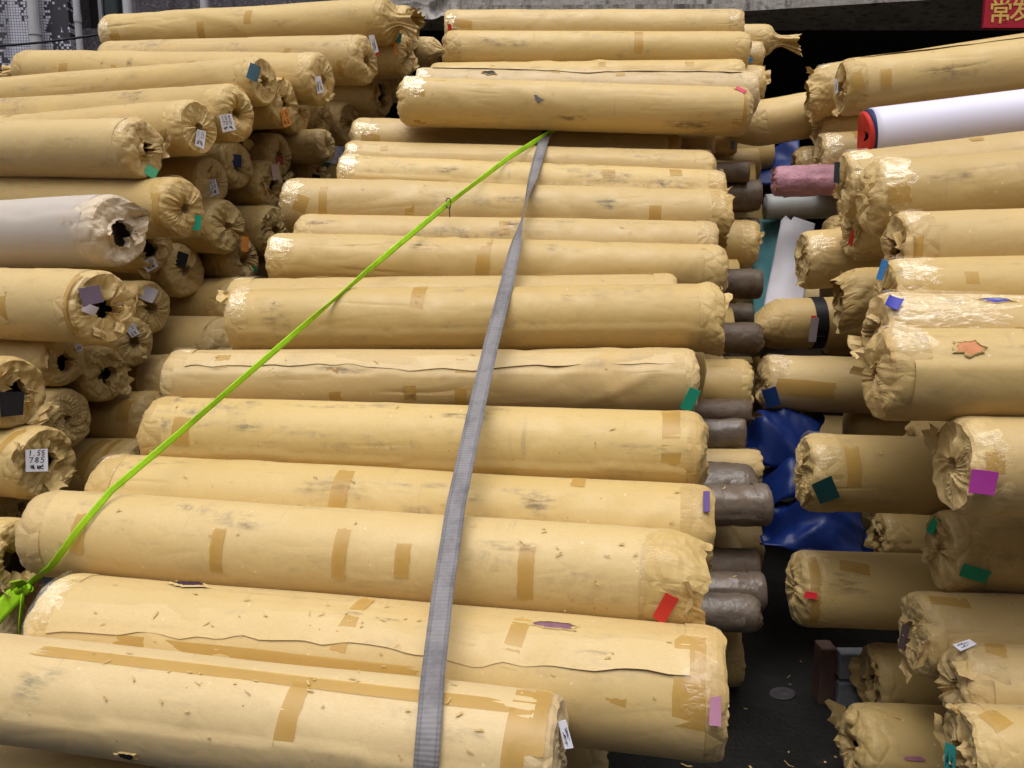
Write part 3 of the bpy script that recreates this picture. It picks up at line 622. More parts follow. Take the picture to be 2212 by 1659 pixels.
    if 'over' in o:                       # free edge of the wrapping sheet, standing slightly off the roll
        nu, nv = 70, 5; u = np.linspace(-.5, .5, nu)*(R.L*.96-.06); t1 = math.radians(o['over'])+.10*np.interp(u, np.linspace(-1, 1, 9), rng.normal(size=9))+.03*np.interp(u, np.linspace(-1, 1, 41), rng.normal(size=41))
        lf = np.abs(np.interp(u, np.linspace(-1, 1, 13), rng.normal(size=13)))*.0015+.0008
        PV = np.stack([cyl(u, t1-(1-k/(nv-1))*.5, R.r*R.fat+.0006+(lf+.001)*(k/(nv-1))**3) for k in range(nv)], 1).reshape(-1, 3)
        e = mesh_obj('paper_overlap', PV, grid_faces(nu, nv, False, True), M_KRAFT, R.o, np.stack([np.repeat(u, nv), np.tile(np.arange(nv)*.02, nu)], -1), smooth=True); e['tint'] = b['tint']+.05; e['wr'] = .4; e['smudge'] = b['smudge']
    for (px, py, w, h, kind) in o.get('rubs', []):
        where, p, n, d = local_hit(R, px, py, face=-9); PV, PF = side_patch(R, p.x, math.atan2(-p.y, p.z), w*d/F, h*d/F*1.3, rng.normal()*.03, off=.0012, nu=7, nv=7)
        mesh_obj('scuff_mark', PV, PF, M_RUB[kind], R.o, [(i/6, j/6) for i in range(7) for j in range(7)], smooth=True)
    for (px, py, w, h, kind) in o.get('holes', []): add_tear(R, px, py, w, h, kind, rng)
    for tg in o.get('tags', []):
        if tg[0] == 'band':
            where, p, n, d = local_hit(R, tg[2], tg[3], face=-9); th = np.linspace(0, 2*math.pi, 48, endpoint=False); w = tg[4]*d/F/2
            PV = np.vstack([cyl(np.full(48, p.x+x), th, np.full(48, r*q)) for x, q in ((-w, 1.012), (-w, 1.03), (w, 1.03), (w, 1.012))]); mesh_obj('black_band', PV, grid_faces(4, 48, True, True), swm('black'), R.o, smooth=False); continue
        add_card(R, tg[2], tg[3], tg[4], tg[5], tg[6], tg[1], rng, tg[0], tg[7] if len(tg) > 7 else None)
    if front and o.get('bunchR'):        # torn wrapping that bulges out past the right end
        SV, SF = sleeve_geo(r, rng, 80, .10*o['bunchR']+.03, .02); SV = SV.copy(); SV[:, 0] += R.L/2; mesh_obj('loose_paper', SV, SF, M_KEND, R.o)
    return R

GROUPS = dict(M='rolls of the main stack', L='rolls of the left stack', G='roll ends in the gap behind the main stack', R='rolls of the right stack')
# id, axis start, axis end, radius, end that faces the camera, label, details
TABLE = [
 ('M0', (-1.4639, 1.8005, 0.2624), (0.1274, 1.6339, 0.272), 0.119, None, 'roll beneath the yellow-taped lowest strapped roll, mostly in its shadow', {'tapes': []}),
 ('M1', (-1.3023, 1.6809, 0.5992), (0.078, 1.4083, 0.5969), 0.1128, None, 'thick kraft-wrapped roll with a yellow tape seam along it, lowest roll the grey strap crosses', {'tint': 0.22, 'rubs': [(80, 1480, 120, 70, 0), (1000, 1590, 120, 30, 1), (400, 1560, 150, 30, 1)], 'tapes': [(560, 1462, 1120, 26, 0.6), (625, 1545, 46, 130, 3), (1120, 1560, 50, 170, 2), (1165, 1540, 40, 150, 0), (930, 1590, 30, 60, 0)], 'holes': [(275, 1630, 46, 20, 'navy')], 'tags': [('label', 'white', 1206, 1585, 24, 60, 0)], 'seam': 78}),
 ('M2', (-1.1333, 1.8972, 0.6134), (0.4426, 1.6017, 0.6121), 0.1393, None, 'kraft-wrapped roll with two purple tears, second from the bottom under the grey strap', {'tint': 0.08, 'rubs': [(800, 1330, 180, 24, 1), (1300, 1420, 160, 24, 1)], 'over': 56, 'tapes': [(560, 1420, 700, 26, 0.5), (760, 1335, 36, 130, 8), (1110, 1390, 40, 120, 8), (1490, 1500, 70, 230, 0), (1330, 1545, 44, 60, 0)], 'holes': [(410, 1264, 84, 20, 'purple'), (1200, 1354, 100, 18, 'pinkgrey')], 'tags': [('swatch', 'pink', 1545, 1535, 24, 60, 0)], 'seam': 10, 'endtape': 1}),
 ('M3', (-1.2812, 2.1134, 0.793), (0.3766, 1.7947, 0.7899), 0.1153, None, 'smooth kraft-wrapped roll with torn paper and a red ribbon at its right end', {'tint': 0.1, 'rubs': [(500, 1130, 220, 30, 1), (1100, 1180, 160, 20, 1)], 'tapes': [(168, 1150, 34, 70, 0), (466, 1190, 30, 80, 0), (733, 1195, 32, 90, 0), (868, 1210, 34, 60, 0), (1135, 1240, 36, 100, 0)], 'tags': [('swatch', 'red', 1437, 1312, 30, 66, 25)], 'bunchR': 1}),
 ('M4', (-1.2042, 2.3234, 0.8405), (0.5075, 2.0021, 0.838), 0.1173, None, 'dusty kraft-wrapped roll with rubbed grey patch and purple swatch at its right end', {'rubs': [(720, 1058, 200, 34, 1), (1165, 1085, 110, 34, 1), (1010, 1075, 90, 20, 1)], 'tapes': [(325, 990, 20, 40, 0), (735, 1050, 40, 90, 0), (1250, 1040, 30, 40, 0)], 'smudge': 0.8, 'tags': [('swatch', 'violet', 1526, 1085, 14, 50, 0)]}),
 ('M5', (-1.1116, 2.4794, 0.9899), (0.5218, 2.2074, 0.9956), 0.117, None, 'kraft-wrapped roll with blue-green scuff streaks on its upper side', {'rubs': [(1400, 972, 200, 22, 0), (575, 925, 190, 20, 0), (1000, 900, 120, 14, 1)], 'tapes': [(390, 930, 40, 50, 0), (1450, 930, 40, 120, 0)], 'smudge': 0.6}),
 ('M6', (-1.117, 2.6447, 1.1274), (0.5811, 2.5862, 1.1378), 0.1105, None, 'creased kraft-wrapped roll with a green handwritten swatch at its right end', {'rubs': [(465, 820, 60, 50, 1), (885, 845, 40, 40, 1), (740, 800, 140, 18, 1)], 'over': 55, 'tapes': [(720, 830, 26, 60, -6), (885, 840, 26, 40, 0), (995, 830, 26, 100, 2), (480, 780, 30, 30, 0)], 'tags': [('swatch', 'aqua', 1491, 862, 26, 52, 20)], 'wr': 1.6, 'tint': 0.12}),
 ('M7', (-0.9487, 2.7772, 1.317), (0.6892, 2.7222, 1.3379), 0.1148, None, 'plump smooth kraft-wrapped roll lying on a narrower roll across the middle of the stack', {'rubs': [(610, 690, 110, 60, 1), (1250, 640, 140, 20, 1)], 'tapes': [], 'bunchR': 0.4}),
 ('M8', (-1.0233, 3.0035, 1.3549), (0.5838, 2.9406, 1.3724), 0.11, None, 'kraft-wrapped roll showing as a thin strip, its right end ending short of its neighbours', {'tapes': [(700, 598, 30, 20, 0), (1180, 592, 34, 20, 0)]}),
 ('M9', (-0.9277, 3.1958, 1.529), (0.7903, 3.0991, 1.4826), 0.1047, None, 'kraft-wrapped roll with long diagonal creases where the grey strap twists edge-on', {'rubs': [(900, 530, 160, 20, 1), (1180, 535, 60, 20, 1)], 'tapes': [(1045, 545, 30, 90, 3)], 'wr': 1.5}),
 ('M10', (-0.8623, 3.3791, 1.61), (0.8106, 3.3022, 1.5772), 0.1068, None, 'pale kraft-wrapped roll with a worn left end, half hidden behind a creased roll', {'rubs': [(1110, 490, 60, 30, 1), (700, 480, 90, 14, 1)], 'tapes': [(1090, 490, 24, 30, 0)], 'smudge': 0.6}),
 ('M11', (-0.9584, 3.5388, 1.7588), (0.89, 3.4913, 1.7041), 0.1157, None, 'kraft-wrapped roll with crumpled right end, crossed by the green strap at its small black tie', {'rubs': [(1310, 440, 60, 24, 0), (1100, 430, 90, 14, 1)], 'tapes': [(697, 430, 18, 50, 0), (885, 445, 20, 40, 0), (1415, 462, 26, 30, 0), (650, 440, 30, 30, 20)], 'bunchR': 0.6, 'wr': 1.3}),
 ('M12', (-0.7552, 3.6935, 1.8876), (0.9336, 3.7006, 1.8187), 0.1044, None, 'kraft-wrapped roll rubbed grey near its right end with clear tape on its left shoulder', {'rubs': [(1310, 385, 120, 34, 1), (950, 365, 120, 16, 1)], 'tapes': [(1010, 340, 24, 20, 0), (1315, 375, 28, 20, 0), (1460, 372, 26, 20, 0)], 'smudge': 0.9, 'endtape': 1}),
 ('M13', (-0.7584, 3.8765, 1.9723), (0.9143, 3.8692, 1.9263), 0.1046, None, 'kraft-wrapped roll showing only a thin strip with a long lower crease', {'tapes': [(830, 320, 16, 12, 0)]}),
 ('M14', (-0.7618, 4.1004, 2.108), (0.8068, 4.1131, 2.0643), 0.1081, None, 'shorter kraft-wrapped roll tucked just under a thick roll where both straps begin', {'tapes': [(1455, 300, 22, 50, 0), (800, 300, 40, 20, 10)]}),
 ('M15', (-0.4954, 3.9038, 2.2574), (1.0921, 3.9401, 2.2167), 0.1112, None, 'thick kraft-wrapped roll with a black scribble patch, the straps vanish beneath it', {'rubs': [(1500, 270, 160, 20, 1), (1250, 255, 140, 14, 1)], 'tapes': [(905, 235, 26, 60, 0), (1600, 225, 30, 70, 0), (950, 178, 26, 14, 0)], 'holes': [(1165, 208, 24, 22, 'smear')], 'tags': [('swatch', 'crimson', 1600, 195, 24, 10, 35)]}),
 ('M16', (-0.4544, 4.1359, 2.3478), (1.1789, 4.1211, 2.326), 0.1099, None, 'whitish wrapped roll with a dark rectangular tear in its top', {'over': 30, 'tapes': [(1200, 155, 20, 10, 0), (1340, 160, 20, 10, 0)], 'holes': [(1058, 158, 28, 10, 'black')], 'tint': 0.25}),
 ('M17', (-0.4101, 4.4736, 2.4439), (1.1868, 4.3927, 2.4442), 0.1129, None, 'kraft-wrapped roll with diagonal wrinkles showing as a narrow band near the top', {'tapes': [(1300, 138, 16, 14, 0), (1490, 138, 20, 14, 0)], 'wr': 2}),
 ('M18', (-0.3376, 4.552, 2.636), (1.2464, 4.5219, 2.6232), 0.1023, None, 'smooth kraft-wrapped roll second from the top of the main stack', {'rubs': [(1080, 90, 160, 20, 1)], 'tapes': []}),
 ('M19', (-0.3513, 4.693, 2.7819), (1.2428, 4.6523, 2.7726), 0.1024, None, 'kraft-wrapped roll topping the main stack, red scrap on its left end', {'tapes': [(1000, 50, 40, 14, 8)], 'tags': [('swatch', 'red', 972, 66, 8, 26, -4)]}),
 ('L1', (-2.3742, 5.3851, 2.8983), (-0.5811, 4.7784, 2.8112), 0.1204, 'r', 'roll behind the topmost left roll, pink swatch on its crumpled end', {'xfar': 303, 'end': 'torn', 'tags': [('swatch', 'hotpink', 888, 75, 20, 22, 10)]}),
 ('L2', (-2.3951, 5.0775, 2.8517), (-0.6584, 4.4904, 2.77), 0.1155, 'r', 'topmost left roll with its end paper flared out to a point', {'rubs': [(510, 45, 20, 40, 1)], 'xfar': 246, 'end': 'bunch', 'tapes': [(535, 36, 18, 26, 0), (433, 65, 18, 30, 0), (250, 85, 26, 20, 0)], 'tags': [('swatch', 'teal', 857, 82, 11, 20, 5, 1)], 'wr': 1.6}),
 ('L3', (-2.2683, 4.7755, 2.6192), (-0.7515, 4.2748, 2.5247), 0.1202, 'r', 'roll with red-and-white handwritten label resting on the roll beneath the topmost left roll', {'end': 'pleat', 'tapes': [(620, 115, 16, 20, 0), (735, 150, 12, 30, 0)], 'tags': [('label', 'white', 802, 95, 14, 36, -25), ('swatch', 'red', 809, 108, 6, 24, -10)]}),
 ('L4', (-2.6022, 4.5287, 2.5148), (-0.9152, 3.9966, 2.3751), 0.1194, 'r', 'roll on the left stack with both ends visible, paper tuft at its far end', {'rubs': [(278, 140, 22, 40, 1), (222, 133, 10, 24, 1)], 'xfar': 66, 'end': 'pleat', 'hole': 0.2, 'tapes': [(245, 155, 14, 24, 0), (135, 150, 22, 22, 0)], 'tags': [('label', 'white', 684, 183, 16, 34, -15)], 'bunchL': 1}),
 ('L5', (-2.9823, 4.8803, 2.4308), (-1.1022, 4.2503, 2.274), 0.1183, 'r', 'roll whose far left end shows below the tufted roll', {'xfar': 6, 'end': 'pleat'}),
 ('L6', (-2.5976, 4.2429, 2.3323), (-1.0998, 3.6809, 2.3022), 0.1018, 'r', 'roll slanting up to a pleated end with a blue-grey swatch', {'end': 'pleat', 'tags': [('swatch', 'steel', 543, 157, 26, 34, 15)]}),
 ('L7', (-2.6525, 4.0875, 2.1764), (-1.1661, 3.4968, 2.1363), 0.1168, 'r', 'roll with a white card on its pleated end, right of the round-hole roll', {'rubs': [(280, 205, 70, 20, 1)], 'end': 'pleat', 'hole': 0.2, 'tags': [('label', 'white', 485, 266, 30, 34, -20, '155|705')], 'tapes': [(12, 265, 14, 20, 0)], 'smudge': 0.7}),
 ('L8', (-2.7454, 3.9269, 2.0569), (-1.2645, 3.3212, 2.0517), 0.1075, 'r', 'roll with a small round hole in its pleated end and a label below it', {'end': 'pleat', 'hole': 0.2, 'tags': [('label', 'white', 427, 300, 20, 36, 8, '1.55')]}),
 ('L9', (-2.8861, 3.684, 2.0128), (-1.3944, 3.1095, 1.9425), 0.1098, 'r', 'roll with a wide torn end opening and a mint green swatch', {'rubs': [(150, 300, 120, 20, 1)], 'end': 'torn', 'tags': [('swatch', 'mint', 321, 371, 26, 22, 25)], 'smudge': 0.3}),
 ('L10', (-2.7423, 3.6913, 1.7974), (-1.2554, 3.105, 1.724), 0.1144, 'r', 'roll with neatly pleated end and an emerald swatch stuck near its rim', {'end': 'pleat', 'hole': 0.16, 'tapes': [(340, 470, 30, 90, 0)], 'tags': [('swatch', 'emerald', 420, 481, 16, 32, 12)]}),
 ('L11', (-2.8131, 3.3804, 1.609), (-1.3403, 2.7556, 1.6307), 0.1193, 'r', 'silvery woven-sheet wrapped roll with a large dark torn end hole', {'mat': 'weave', 'end': 'torn', 'hole': 0.42}),
 ('L12', (-2.7918, 3.1837, 1.3859), (-1.3141, 2.5702, 1.3799), 0.1204, 'r', 'thick roll with a mauve square swatch on its crumpled end', {'end': 'torn', 'tags': [('swatch', 'mauve', 190, 638, 44, 38, -10), ('swatch', 'greylilac', 188, 668, 30, 20, 25)], 'tapes': [(150, 655, 40, 120, 0), (6, 655, 20, 80, 0)]}),
 ('L13', (-3.0506, 3.3281, 1.1475), (-1.5611, 2.7453, 1.1891), 0.0915, 'r', 'roll just below the mauve-swatch roll, small handwritten label on its upper rim', {'end': 'torn', 'tags': [('label', 'white', 162, 745, 14, 28, -12, '1.55')]}),
 ('L14', (-3.0538, 3.0393, 1.0818), (-1.5608, 2.4657, 1.1235), 0.1131, 'r', 'roll with a black swatch across its ruffled open end', {'end': 'torn', 'hole': 0.3, 'tags': [('swatch', 'black', 18, 872, 46, 52, 6)]}),
 ('L15', (-2.9926, 3.4837, 1.0647), (-1.5018, 2.9052, 1.1165), 0.1022, 'r', 'roll with heavily crushed end paper and a ragged dark hole', {'end': 'torn', 'hole': 0.35}),
 ('L16', (-3.059, 3.2782, 0.9315), (-1.558, 2.7269, 0.985), 0.1081, 'r', 'roll with end paper twisted into a spiral, yellow tape at its lower rim', {'end': 'pleat', 'hole': 0.14, 'twist': 1, 'tapes': [(163, 962, 26, 30, -30)]}),
 ('L17', (-2.9867, 2.9623, 0.8395), (-1.4739, 2.4451, 0.9019), 0.1167, 'r', 'roll with a label reading 1.55 beside a square dark hole in its end', {'end': 'torn', 'hole': 0.26, 'tags': [('label', 'white', 72, 994, 44, 48, 8, '1.55|785')], 'tapes': [(20, 950, 20, 60, 20)]}),
 ('L18', (-2.9848, 3.9618, 1.6062), (-1.5076, 3.3476, 1.5767), 0.1071, 'r', 'roll under the woven-sheet roll, a flap of end paper curling over its handwritten card', {'end': 'torn', 'hole': 0.4, 'tags': [('label', 'white', 319, 571, 30, 24, -25, '1.55')]}),
 ('L19', (-2.945, 3.6615, 1.1895), (-1.4619, 3.0619, 1.2193), 0.0963, 'r', 'roll wedged beside the mauve-swatch roll with a small label tilted on its end', {'end': 'pleat', 'tags': [('label', 'white', 280, 714, 20, 26, -28, '1.55')]}),
 ('L20', (-2.9409, 3.85, 1.334), (-1.4653, 3.2316, 1.338), 0.1084, 'r', 'roll with a neat round hollow in its pleated end and a pale lilac swatch', {'end': 'pleat', 'hole': 0.26, 'tags': [('swatch', 'lilac', 317, 636, 26, 32, 30)]}),
 ('L21', (-2.9083, 4.1406, 1.4831), (-1.4341, 3.5187, 1.4824), 0.1172, 'r', 'roll with a black diamond swatch over the middle of its pleated end', {'end': 'pleat', 'hole': 0.18, 'tags': [('swatch', 'black', 387, 561, 24, 32, 20)]}),
 ('L22', (-2.836, 4.2589, 1.9233), (-1.3484, 3.6719, 1.8733), 0.1077, 'r', 'roll with a handwritten card beside the navy-swatch roll', {'end': 'pleat', 'tags': [('label', 'white', 453, 405, 26, 34, -12, '155|525')]}),
 ('L23', (-2.783, 4.4176, 2.0493), (-1.2899, 3.849, 1.9626), 0.1082, 'r', 'roll with a navy square swatch over its end hole', {'end': 'torn', 'hole': 0.25, 'tags': [('swatch', 'navy', 505, 347, 26, 26, 0)]}),
 ('L24', (-2.6902, 4.5676, 1.9198), (-1.1868, 4.0206, 1.8907), 0.1135, 'r', 'roll with a pale pink swatch on its crumpled end', {'end': 'torn', 'tags': [('swatch', 'palepink', 590, 372, 18, 32, -8)]}),
 ('L25', (-2.728, 4.1718, 1.7091), (-1.2523, 3.5548, 1.67), 0.1173, 'r', 'roll with a long orange swatch hanging from its pleated end', {'end': 'pleat', 'hole': 0.18, 'tags': [('swatch', 'orange', 524, 527, 16, 32, 4)]}),
 ('L26', (-2.924, 4.9283, 1.8727), (-1.4437, 4.3222, 1.8353), 0.1077, 'r', 'small roll peeping out behind others with a corner of handwritten card', {'end': 'pleat', 'tags': [('label', 'white', 512, 427, 20, 18, -25, '1.55')]}),
 ('L27', (-2.7231, 4.3473, 1.5296), (-1.2475, 3.7288, 1.5249), 0.1111, 'r', 'dim roll with a teal scrap at its creased lower rim', {'end': 'pleat', 'tags': [('swatch', 'green', 545, 580, 12, 14, 0)]}),
 ('L28', (-2.6906, 4.7118, 2.0837), (-1.1848, 4.1722, 2.0472), 0.1077, 'r', 'roll with fan-like pleats and a brick red swatch on its end', {'end': 'pleat', 'hole': 0.2, 'tags': [('swatch', 'brick', 598, 348, 18, 18, -4)]}),
 ('L29', (-2.5589, 4.4325, 2.2768), (-1.0618, 3.8689, 2.2462), 0.1118, 'r', 'roll with an orange label reading 1.55 on its loose end paper', {'end': 'torn', 'tags': [('label', 'orange', 612, 255, 18, 34, -18, '1.55')]}),
 ('L30', (-2.6627, 5.1091, 2.2313), (-1.1771, 4.5168, 2.1836), 0.1111, 'r', 'roll with a dark blue diamond swatch on its ragged end', {'end': 'torn', 'hole': 0.3, 'tags': [('swatch', 'indigo', 640, 312, 24, 34, 15)]}),
 ('L31', (-2.5693, 5.1924, 2.4094), (-1.0693, 4.6461, 2.3017), 0.1036, 'r', 'shadowed roll under the tufted roll, its end creased flat', {'end': 'pleat', 'hole': 0.1}),
 ('L32', (-2.4546, 5.3744, 2.3867), (-0.9534, 4.8277, 2.3), 0.1239, 'r', 'dim roll whose end is in shadow beside the main stack', {'end': 'pleat'}),
 ('L33', (-2.4756, 4.8103, 2.1555), (-0.968, 4.2769, 2.1037), 0.0863, 'r', 'roll with clear tape glinting on its rounded shoulder', {'end': 'pleat', 'hole': 0.1, 'tags': [('swatch', 'teal', 718, 354, 16, 26, 10)]}),
 ('L34', (-2.542, 5.0064, 2.0474), (-1.0531, 4.4228, 1.9975), 0.0846, 'r', 'small fan-pleated roll with a black swatch at the foot of its end', {'end': 'pleat', 'hole': 0.2, 'tags': [('swatch', 'black', 678, 386, 18, 18, 10)]}),
 ('L35', (-2.2859, 5.4335, 2.6059), (-0.7754, 4.9215, 2.4775), 0.1311, 'r', 'shadowed roll with its end sleeve torn open in a long flap', {'end': 'torn', 'hole': 0.45}),
 ('L36', (-2.1061, 5.1534, 2.6985), (-0.5908, 4.6443, 2.6308), 0.1125, 'r', 'roll with an orange slip in its collapsed end', {'end': 'torn', 'tags': [('swatch', 'orange', 897, 104, 7, 26, -8)]}),
 ('L37', (-2.1855, 5.6295, 2.6816), (-0.6779, 5.1029, 2.5819), 0.113, 'r', 'roll with cellophane-covered end facing the main stack', {'end': 'torn'}),
 ('L38', (-1.9722, 5.4394, 2.8163), (-0.4627, 4.9177, 2.7202), 0.0812, 'r', 'roll near the top ending in a fan of stiff dry paper', {'end': 'bunch'}),
 ('L39', (-2.6067, 4.4908, 1.694), (-1.1328, 3.869, 1.659), 0.1212, 'r', 'roll end in shadow just left of the creased strap roll', {'end': 'pleat'}),
 ('L40', (-2.696, 4.228, 1.2542), (-1.2225, 3.6075, 1.3155), 0.1335, 'r', 'smooth roll whose end slips behind the plump middle roll', {'end': 'pleat'}),
 ('L41', (-2.6791, 3.9566, 1.1366), (-1.1968, 3.3551, 1.1661), 0.1252, 'r', 'roll with a dark fanned end against the plump middle roll', {'end': 'bunch0'}),
 ('L42', (-2.855, 3.7537, 0.9466), (-1.353, 3.2092, 1.0331), 0.1187, 'r', 'roll whose end disappears behind the creased roll with the green swatch', {'end': 'pleat'}),
 ('L43', (-2.8849, 3.5335, 0.8344), (-1.3735, 3.0148, 0.918), 0.1142, 'r', 'roll with a silvery taped end beside the blue-scuffed roll', {'end': 'pleat', 'tapes': [(268, 885, 34, 40, 0)]}),
 ('L44', (-2.8877, 3.3098, 0.6658), (-1.3589, 2.8495, 0.7702), 0.1124, 'r', 'yellow-taped roll whose torn rim shows beside the dusty roll', {'end': 'pleat', 'tapes': [(190, 985, 30, 90, 20), (235, 970, 16, 60, 10)]}),
 ('L45', (-2.6334, 4.5843, 1.4894), (-1.159, 3.9631, 1.5009), 0.0682, 'r', 'sliver of a small roll deep between the left ends and the strap roll', {'end': 'pleat'}),
 ('L46', (-3.0077, 2.6618, 0.579), (-1.4652, 2.2447, 0.6624), 0.1203, 'r', 'badly torn roll end with shredded paper beside the green strap', {'end': 'torn', 'hole': 0.35}),
 ('L47', (-3.0349, 2.7089, 0.3489), (-1.4852, 2.3185, 0.4273), 0.1173, 'r', 'pinkish paper roll end beneath the knot of the green strap', {'end': 'pleat', 'tint': 0.25}),
 ('L48', (-3.2703, 3.1657, 0.5891), (-1.7392, 2.7089, 0.6725), 0.1012, 'r', 'dark shadowed roll between the 1.55 label roll and the shredded roll end', {'end': 'pleat', 'mat': 'dark'}),
 ('L49', (-2.4488, 5.0084, 1.8471), (-0.9973, 4.3359, 1.817), 0.1081, 'r', 'roll hidden in the dark gap beneath the small fan-pleated roll', {'end': 'pleat'}),
 ('G1', (-0.1234, 5.0083, 2.7904), (1.4715, 4.8818, 2.7727), 0.0884, 'r', 'roll ending in a crushed paper peak behind the top of the main stack', {'end': 'bunch'}),
 ('G2', (-0.1922, 4.8864, 2.6795), (1.4037, 4.7733, 2.6609), 0.0789, 'r', 'roll end with a bright blue paper scrap beside the top rolls', {'end': 'torn', 'tags': [('swatch', 'sky', 1618, 127, 10, 18, -35)]}),
 ('G3', (-0.222, 4.7661, 2.495), (1.3733, 4.6441, 2.4769), 0.1029, 'r', 'roll end in white film behind the thick scribbled roll', {'end': 'torn'}),
 ('G4', (-0.4155, 4.5516, 2.1888), (1.1757, 4.3872, 2.156), 0.0884, 'r', 'roll end with a blue stroke below the thick scribbled roll', {'end': 'torn', 'tags': [('swatch', 'sky', 1583, 313, 5, 18, -8)]}),
 ('G5', (-0.5673, 4.4276, 2.1177), (1.0236, 4.258, 2.0967), 0.0811, 'r', 'shadowed roll end tucked behind the short roll', {'end': 'pleat', 'mat': 'dark'}),
 ('G6', (-0.4483, 4.1186, 1.9321), (1.1467, 3.9931, 1.9453), 0.0495, 'r', 'small grey corrugated-paper tube end poking into the gap', {'mat': 'grey', 'end': 'bare'}),
 ('G7', (-0.3705, 4.1932, 1.8463), (1.2229, 4.0488, 1.8396), 0.0756, 'r', 'dusty brown film-wrapped roll with black printed marks', {'mat': 'grey', 'end': 'flat'}),
 ('G8', (-0.3374, 4.3287, 1.6531), (1.2545, 4.1679, 1.6488), 0.0903, 'r', 'narrow dark roll end above the crumpled kraft end in the gap', {'mat': 'grey', 'end': 'flat'}),
 ('G9', (-0.4117, 4.1314, 1.6493), (1.1807, 3.9833, 1.5997), 0.1137, 'r', 'kraft roll with a collapsed crumpled end poking into the gap', {'end': 'torn', 'endtape': 1}),
 ('G10', (-0.4994, 3.6993, 1.4157), (1.0928, 3.5419, 1.4214), 0.0652, 'r', 'dark brown woven-paper roll with a frayed end', {'mat': 'grey', 'end': 'flat'}),
 ('G11', (-0.4741, 3.8908, 1.2386), (1.1187, 3.7402, 1.2506), 0.0781, 'r', 'dark grey roll deep in the gap below the frayed roll', {'mat': 'grey', 'end': 'bare'}),
 ('G12', (-0.6704, 3.6307, 0.9825), (0.9241, 3.5, 1.0029), 0.115, 'r', 'kraft roll below the plump middle roll with a burst end sleeve', {'end': 'torn', 'tapes': [(1520, 820, 20, 90, 0)]}),
 ('G13', (-0.6562, 3.3366, 1.0264), (0.935, 3.169, 1.0207), 0.1155, 'r', 'kraft roll with a loose ragged end skirt hanging into the gap', {'end': 'torn', 'hole': 0.5}),
 ('G14', (-0.5837, 4.2176, 0.6496), (1.0063, 4.0392, 0.6397), 0.115, 'r', 'kraft roll end with a scribbled white card and red scrap', {'end': 'torn', 'tags': [('label', 'white', 1522, 937, 20, 30, 15)]}),
 ('G15', (-0.7213, 3.0608, 0.8696), (0.8747, 2.9486, 0.8801), 0.0577, 'r', 'silvery film-wrapped roll with a clean cut end', {'mat': 'silver', 'end': 'bare'}),
 ('G16', (-0.6904, 3.0254, 0.7512), (0.9019, 2.8696, 0.7682), 0.072, 'r', 'scuffed kraft roll with peeling paper above the silver wrapped rolls', {'end': 'torn', 'mat': 'dark'}),
 ('G17', (-0.7644, 2.8807, 0.7299), (0.8282, 2.728, 0.7326), 0.0884, 'r', 'silvery-brown film-wrapped roll with a shredded end', {'mat': 'silver', 'end': 'torn'}),
 ('G18', (-0.7413, 2.6555, 0.6956), (0.8566, 2.5779, 0.7229), 0.0714, 'r', 'small silver-wrapped roll with a broken rim beside the blue tarp', {'mat': 'silver', 'end': 'flat'}),
 ('G19', (-0.3707, 3.8988, 0.1171), (1.2247, 3.7774, 0.1285), 0.1147, 'r', 'dark brown roll in shadow under the silver wrapped rolls', {'mat': 'dark', 'end': 'flat'}),
 ('G20', (-0.7706, 2.6, 0.4458), (0.8251, 2.483, 0.4562), 0.0639, 'r', 'glossy dark film-wrapped roll near the floor', {'mat': 'silver', 'end': 'flat'}),
 ('G21', (-0.8407, 2.4927, 0.4196), (0.755, 2.3755, 0.4308), 0.0585, 'r', 'dark film-wrapped roll with a twisted plastic end, lowest by the floor', {'mat': 'silver', 'end': 'torn'}),
 ('G22', (-0.8648, 2.832, 0.3263), (0.7253, 2.6549, 0.3165), 0.1111, 'r', 'kraft roll with taped end and a teal edge above the pink-swatch roll', {'end': 'pleat', 'tapes': [(1505, 1330, 30, 150, 0)], 'tags': [('swatch', 'aqua', 1535, 1290, 6, 60, -4)]}),
 ('G23', (-1.3243, 2.3341, 0.095), (0.2635, 2.1369, 0.0887), 0.0896, 'r', 'roll under the lowest strapped roll with curled end paper', {'end': 'torn', 'mat': 'dark'}),
 ('G24', (-0.5792, 3.4717, 1.1913), (1.0141, 3.3263, 1.2063), 0.0658, 'r', 'dusty dark paper roll end below the clean grey tube in the gap', {'mat': 'grey', 'end': 'torn'}),
 ('G25', (-0.6902, 3.1486, 0.9252), (0.9052, 3.0282, 0.9463), 0.0537, 'r', 'dark crumpled paper roll end just above the silvery clean-cut roll', {'mat': 'grey', 'end': 'torn'}),
 ('G26', (-0.7568, 2.7192, 0.4821), (0.839, 2.6041, 0.4835), 0.0699, 'r', 'dull brown roll between the shadowed roll and the glossy dark film roll', {'mat': 'grey', 'end': 'flat'}),
 ('G27', (-0.718, 3.1943, 0.3648), (0.8755, 3.05, 0.3692), 0.115, 'r', 'kraft roll end with flattened pleats low behind the dusty purple-swatch roll', {'end': 'pleat'}),
 ('G28', (-0.7891, 2.8146, 0.0977), (0.8044, 2.6732, 0.1228), 0.0997, 'r', 'kraft roll in deep shade resting on the ground behind the pink-swatch roll', {'end': 'pleat'}),
 ('R1', (1.4834, 4.0297, 2.3265), (3.0476, 3.753, 2.5177), 0.1162, 'l', 'uppermost right roll with a ragged skirt of loose paper at its end', {'end': 'skirt'}),
